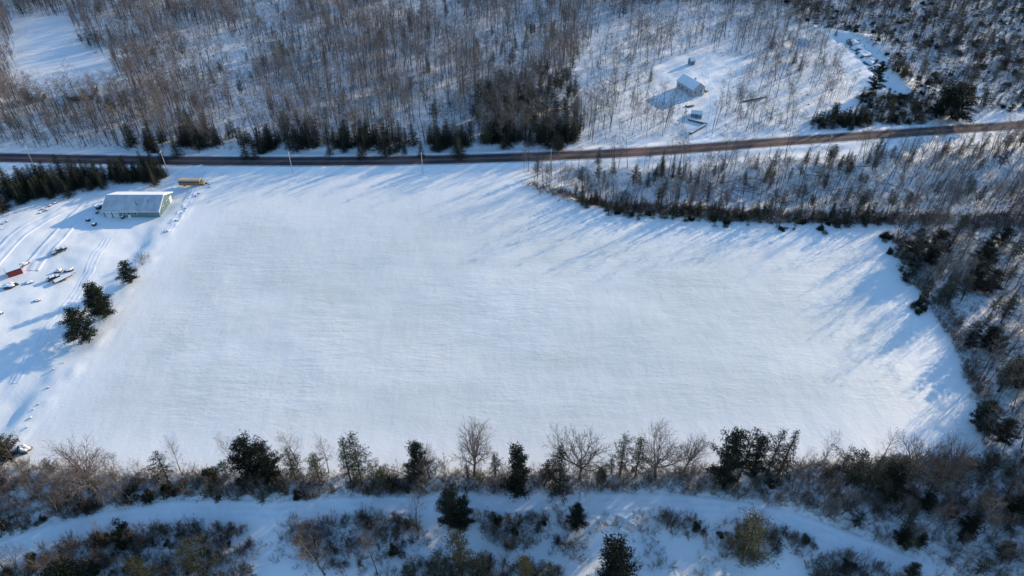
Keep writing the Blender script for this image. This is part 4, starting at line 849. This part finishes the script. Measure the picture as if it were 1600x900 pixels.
# stand the largest up one by one; the rest is mass
EVK = [joined(p) for p in T_PINE + T_SPRUCE] + T_BUSH[:4]; rest_e, rest_b = [], []
for name, cand in PEND.items():
    cand.sort(key=lambda c: (c[0], c[1])); cap = 290 - len([o for o in bpy.data.objects if o.type == 'EMPTY' and o.name.split('.')[0] == name])
    for i, (d, _, x, y, tr, lib, a_, b_, lb, cat, gr, q, ln) in enumerate(cand):
        if i < cap and d < 1e4:
            if tr: tree(name, lib[rnd.randrange(len(lib))], (x, y, hz(x, y)), rnd.uniform(a_, b_), lb, cat, gr, (rnd.gauss(0, ln), rnd.gauss(0, ln)), q * rnd.uniform(.85, 1.25))
            else:
                o = link(name, lib[rnd.randrange(len(lib))], None, (x, y, hz(x, y) - .05)); s_ = rnd.uniform(a_ * .6, b_ * 1.1); o.scale = (s_, s_, s_ * q * rnd.uniform(.8, 1.15)); o.rotation_euler = (0, 0, rnd.random() * 6.28); tag(o, lb, cat, gr)
        elif name == 'bare_shrub': pass
        else: rest_e.append((x, y, 0 if name == 'pine_tree' else 4 if name == 'spruce_tree' else 7))
re_ = np.array(rest_e)
tag(gn_scatter('evergreen_woods', EVK, re_[:, :2], .45, .8, .04, 9, widx=lambda rg, p: (re_[:, 2] + rg.random(len(re_)) * np.where(re_[:, 2] == 0, 4, np.where(re_[:, 2] == 4, 3, 4))).astype(int), smul=np.where(re_[:, 2] == 7, 2.2, 1.0)), 'small evergreens scattered far off through the woods and scrubland', 'woods', kind='stuff')
print({k: len(v) for k, v in PEND.items()}, len(rest_e))

# ------------------------------------------------------------------ fallen trees
def fallen(a, b, r, label, group=None, snow=True, pale=False):
    d = b - a; L = d.length; e = empty('fallen_tree', a); e.rotation_euler = (0, 0, math.atan2(d.y, d.x)); tag(e, label, 'fallen tree', group); rg = np.random.default_rng(int(abs(a.x * 31 + a.y * 7)))
    dz = (b.z - a.z) / L; n = 5; P = [np.array([L * t, rg.normal() * .12, r + dz * L * t + .3 * math.sin(3.1 * t)]) for t in np.linspace(0, 1, n)]
    g = G(); g.tube(P, np.linspace(r, r * .4, n), 7, 0); link('trunk', g.mesh('trunk', [M['bark_pale'] if pale else M['bark']]), e)
    g = G()
    for k in range(16):
        t = .35 + .63 * rg.random(); i = min(int(t * (n - 1)), n - 2); p = P[i] + (P[i + 1] - P[i]) * (t * (n - 1) - i); s = 1 if rg.random() < .5 else -1
        q = p + np.array([.7, s * (.5 + .5 * rg.random()), .1 + .8 * rg.random()]) * L * .16; g.tube([p, q], [r * .25, .015], 3, 0)
        for _ in range(3): c = p + (q - p) * rg.random(); g.blade(c, c + rg.normal(size=3) * .5 + (q - p) * .3, .04, rg, 0)
    link('branches', g.mesh('branches', [M['bark']]), e)
    if snow: g = G(); g.tube([p + np.array([0, 0, r * .75]) for p in P], np.linspace(r * .75, r * .3, n), 5, 0); link('snow_cap', g.mesh('snow_cap', [M['snow']]), e)
def fl(u0, v0, u1, v1, r, label, group=None, z=0.6, **k):
    a, b = at(u0, v0), at(u1, v1); b.z += z; fallen(a, b, r, label, group, **k)
fl(392, 773, 352, 738, .16, 'pale fallen trunk slanting across the belt left of the broad pines', z=2, pale=True)
fl(216, 791, 190, 769, .15, 'pale fallen trunk slanting through the left part of the belt', z=1, pale=True)
fl(672, 770, 634, 740, .2, 'dark fallen trunk with snow right of the leaning pine in the belt', z=1)
fl(640, 745, 600, 735, .16, 'thin fallen trunk under the leaning pine in the belt', z=1)
fl(250, 752, 205, 748, .2, 'fallen trunk lying along the belt left of the short dark pine', z=1)
for k in range(34):
    rg = np.random.default_rng(400 + k); c = WH([(rg.uniform(1010, 1590), 0)])[0]; u = rg.uniform(940, 1590); v = rg.uniform(268 if u < 1250 else 252, 335); an = rg.normal() * .45 + (0 if rg.random() < .7 else 1.2); L = rg.uniform(7, 14)
    if k < 14: u, v, an = 1135 + rg.normal() * 32, 288 + rg.normal() * 9, rg.normal() * .8
    a = at(u, v); q = Vector((a.x + L * math.cos(an), a.y + L * math.sin(an), 0)); q.z = hz(q.x, q.y) + rg.uniform(.1, 1.5); fallen(a, q, rg.uniform(.12, .2), 'fallen trunk lying in the storm-broken wood between road and field', 'fallen trunks between road and field', pale=rg.random() < .4)
for k in range(22):
    rg = np.random.default_rng(500 + k); v = rg.uniform(360, 600); u = rg.uniform(1420 + (v - 360) * .5, 1600); an = rg.normal() * .5 + .4; L = rg.uniform(6, 11); a = at(u, v)
    q = Vector((a.x + L * math.cos(an), a.y + L * math.sin(an), 0)); q.z = hz(q.x, q.y) + rg.uniform(.1, 1.2); fallen(a, q, rg.uniform(.1, .17), 'fallen trunk lying in the wood right of the field', 'fallen trunks right of the field', pale=rg.random() < .4)
snow_lump('snowy_brush_pile', 38, 703, 2.2, 1.5, 1.2, R(-20), M['wood'], 'snow-covered brush pile at the field\'s near left corner', 'brush pile', 21)
for i, (u0, v0, u1, v1) in enumerate(((870, 842, 905, 868), (878, 862, 912, 846), (890, 872, 915, 880))): fl(u0, v0, u1, v1, .11, 'snowy fallen branch heaped below the small black pine and the track', 'fallen branches below the small black pine', z=.5)
for i, (u0, v0, u1, v1) in enumerate(((1040, 812, 1075, 838), (1052, 826, 1090, 822))): fl(u0, v0, u1, v1, .11, 'snowy fallen branch beside the small bare tree below the track', 'fallen branches by the small bare tree', z=.7)
# wide groups: say which stretch of it
byg = {}
for o in bpy.data.objects:
    if o.parent is None and o.get('group') and o.get('category'): byg.setdefault((o['group'], o['label']), []).append(o)
for (g_, l_), L_ in byg.items():
    if len(L_) < 20 or len(l_.split()) > 12: continue
    us = [float(proj(o.location.x, o.location.y, o.location.z)[0]) for o in L_]; lo, hi = max(min(us), 0), min(max(us), 1600)
    if hi - lo < 250: continue
    for o, u in zip(L_, us):
        k = min(3, max(0, int((u - lo) / (hi - lo) * 4))); o['label'] = l_ + (' toward its left end', ' left of its middle', ' right of its middle', ' toward its right end')[k]; o['group'] = g_ + (', left end', ', left of middle', ', right of middle', ', right end')[k]
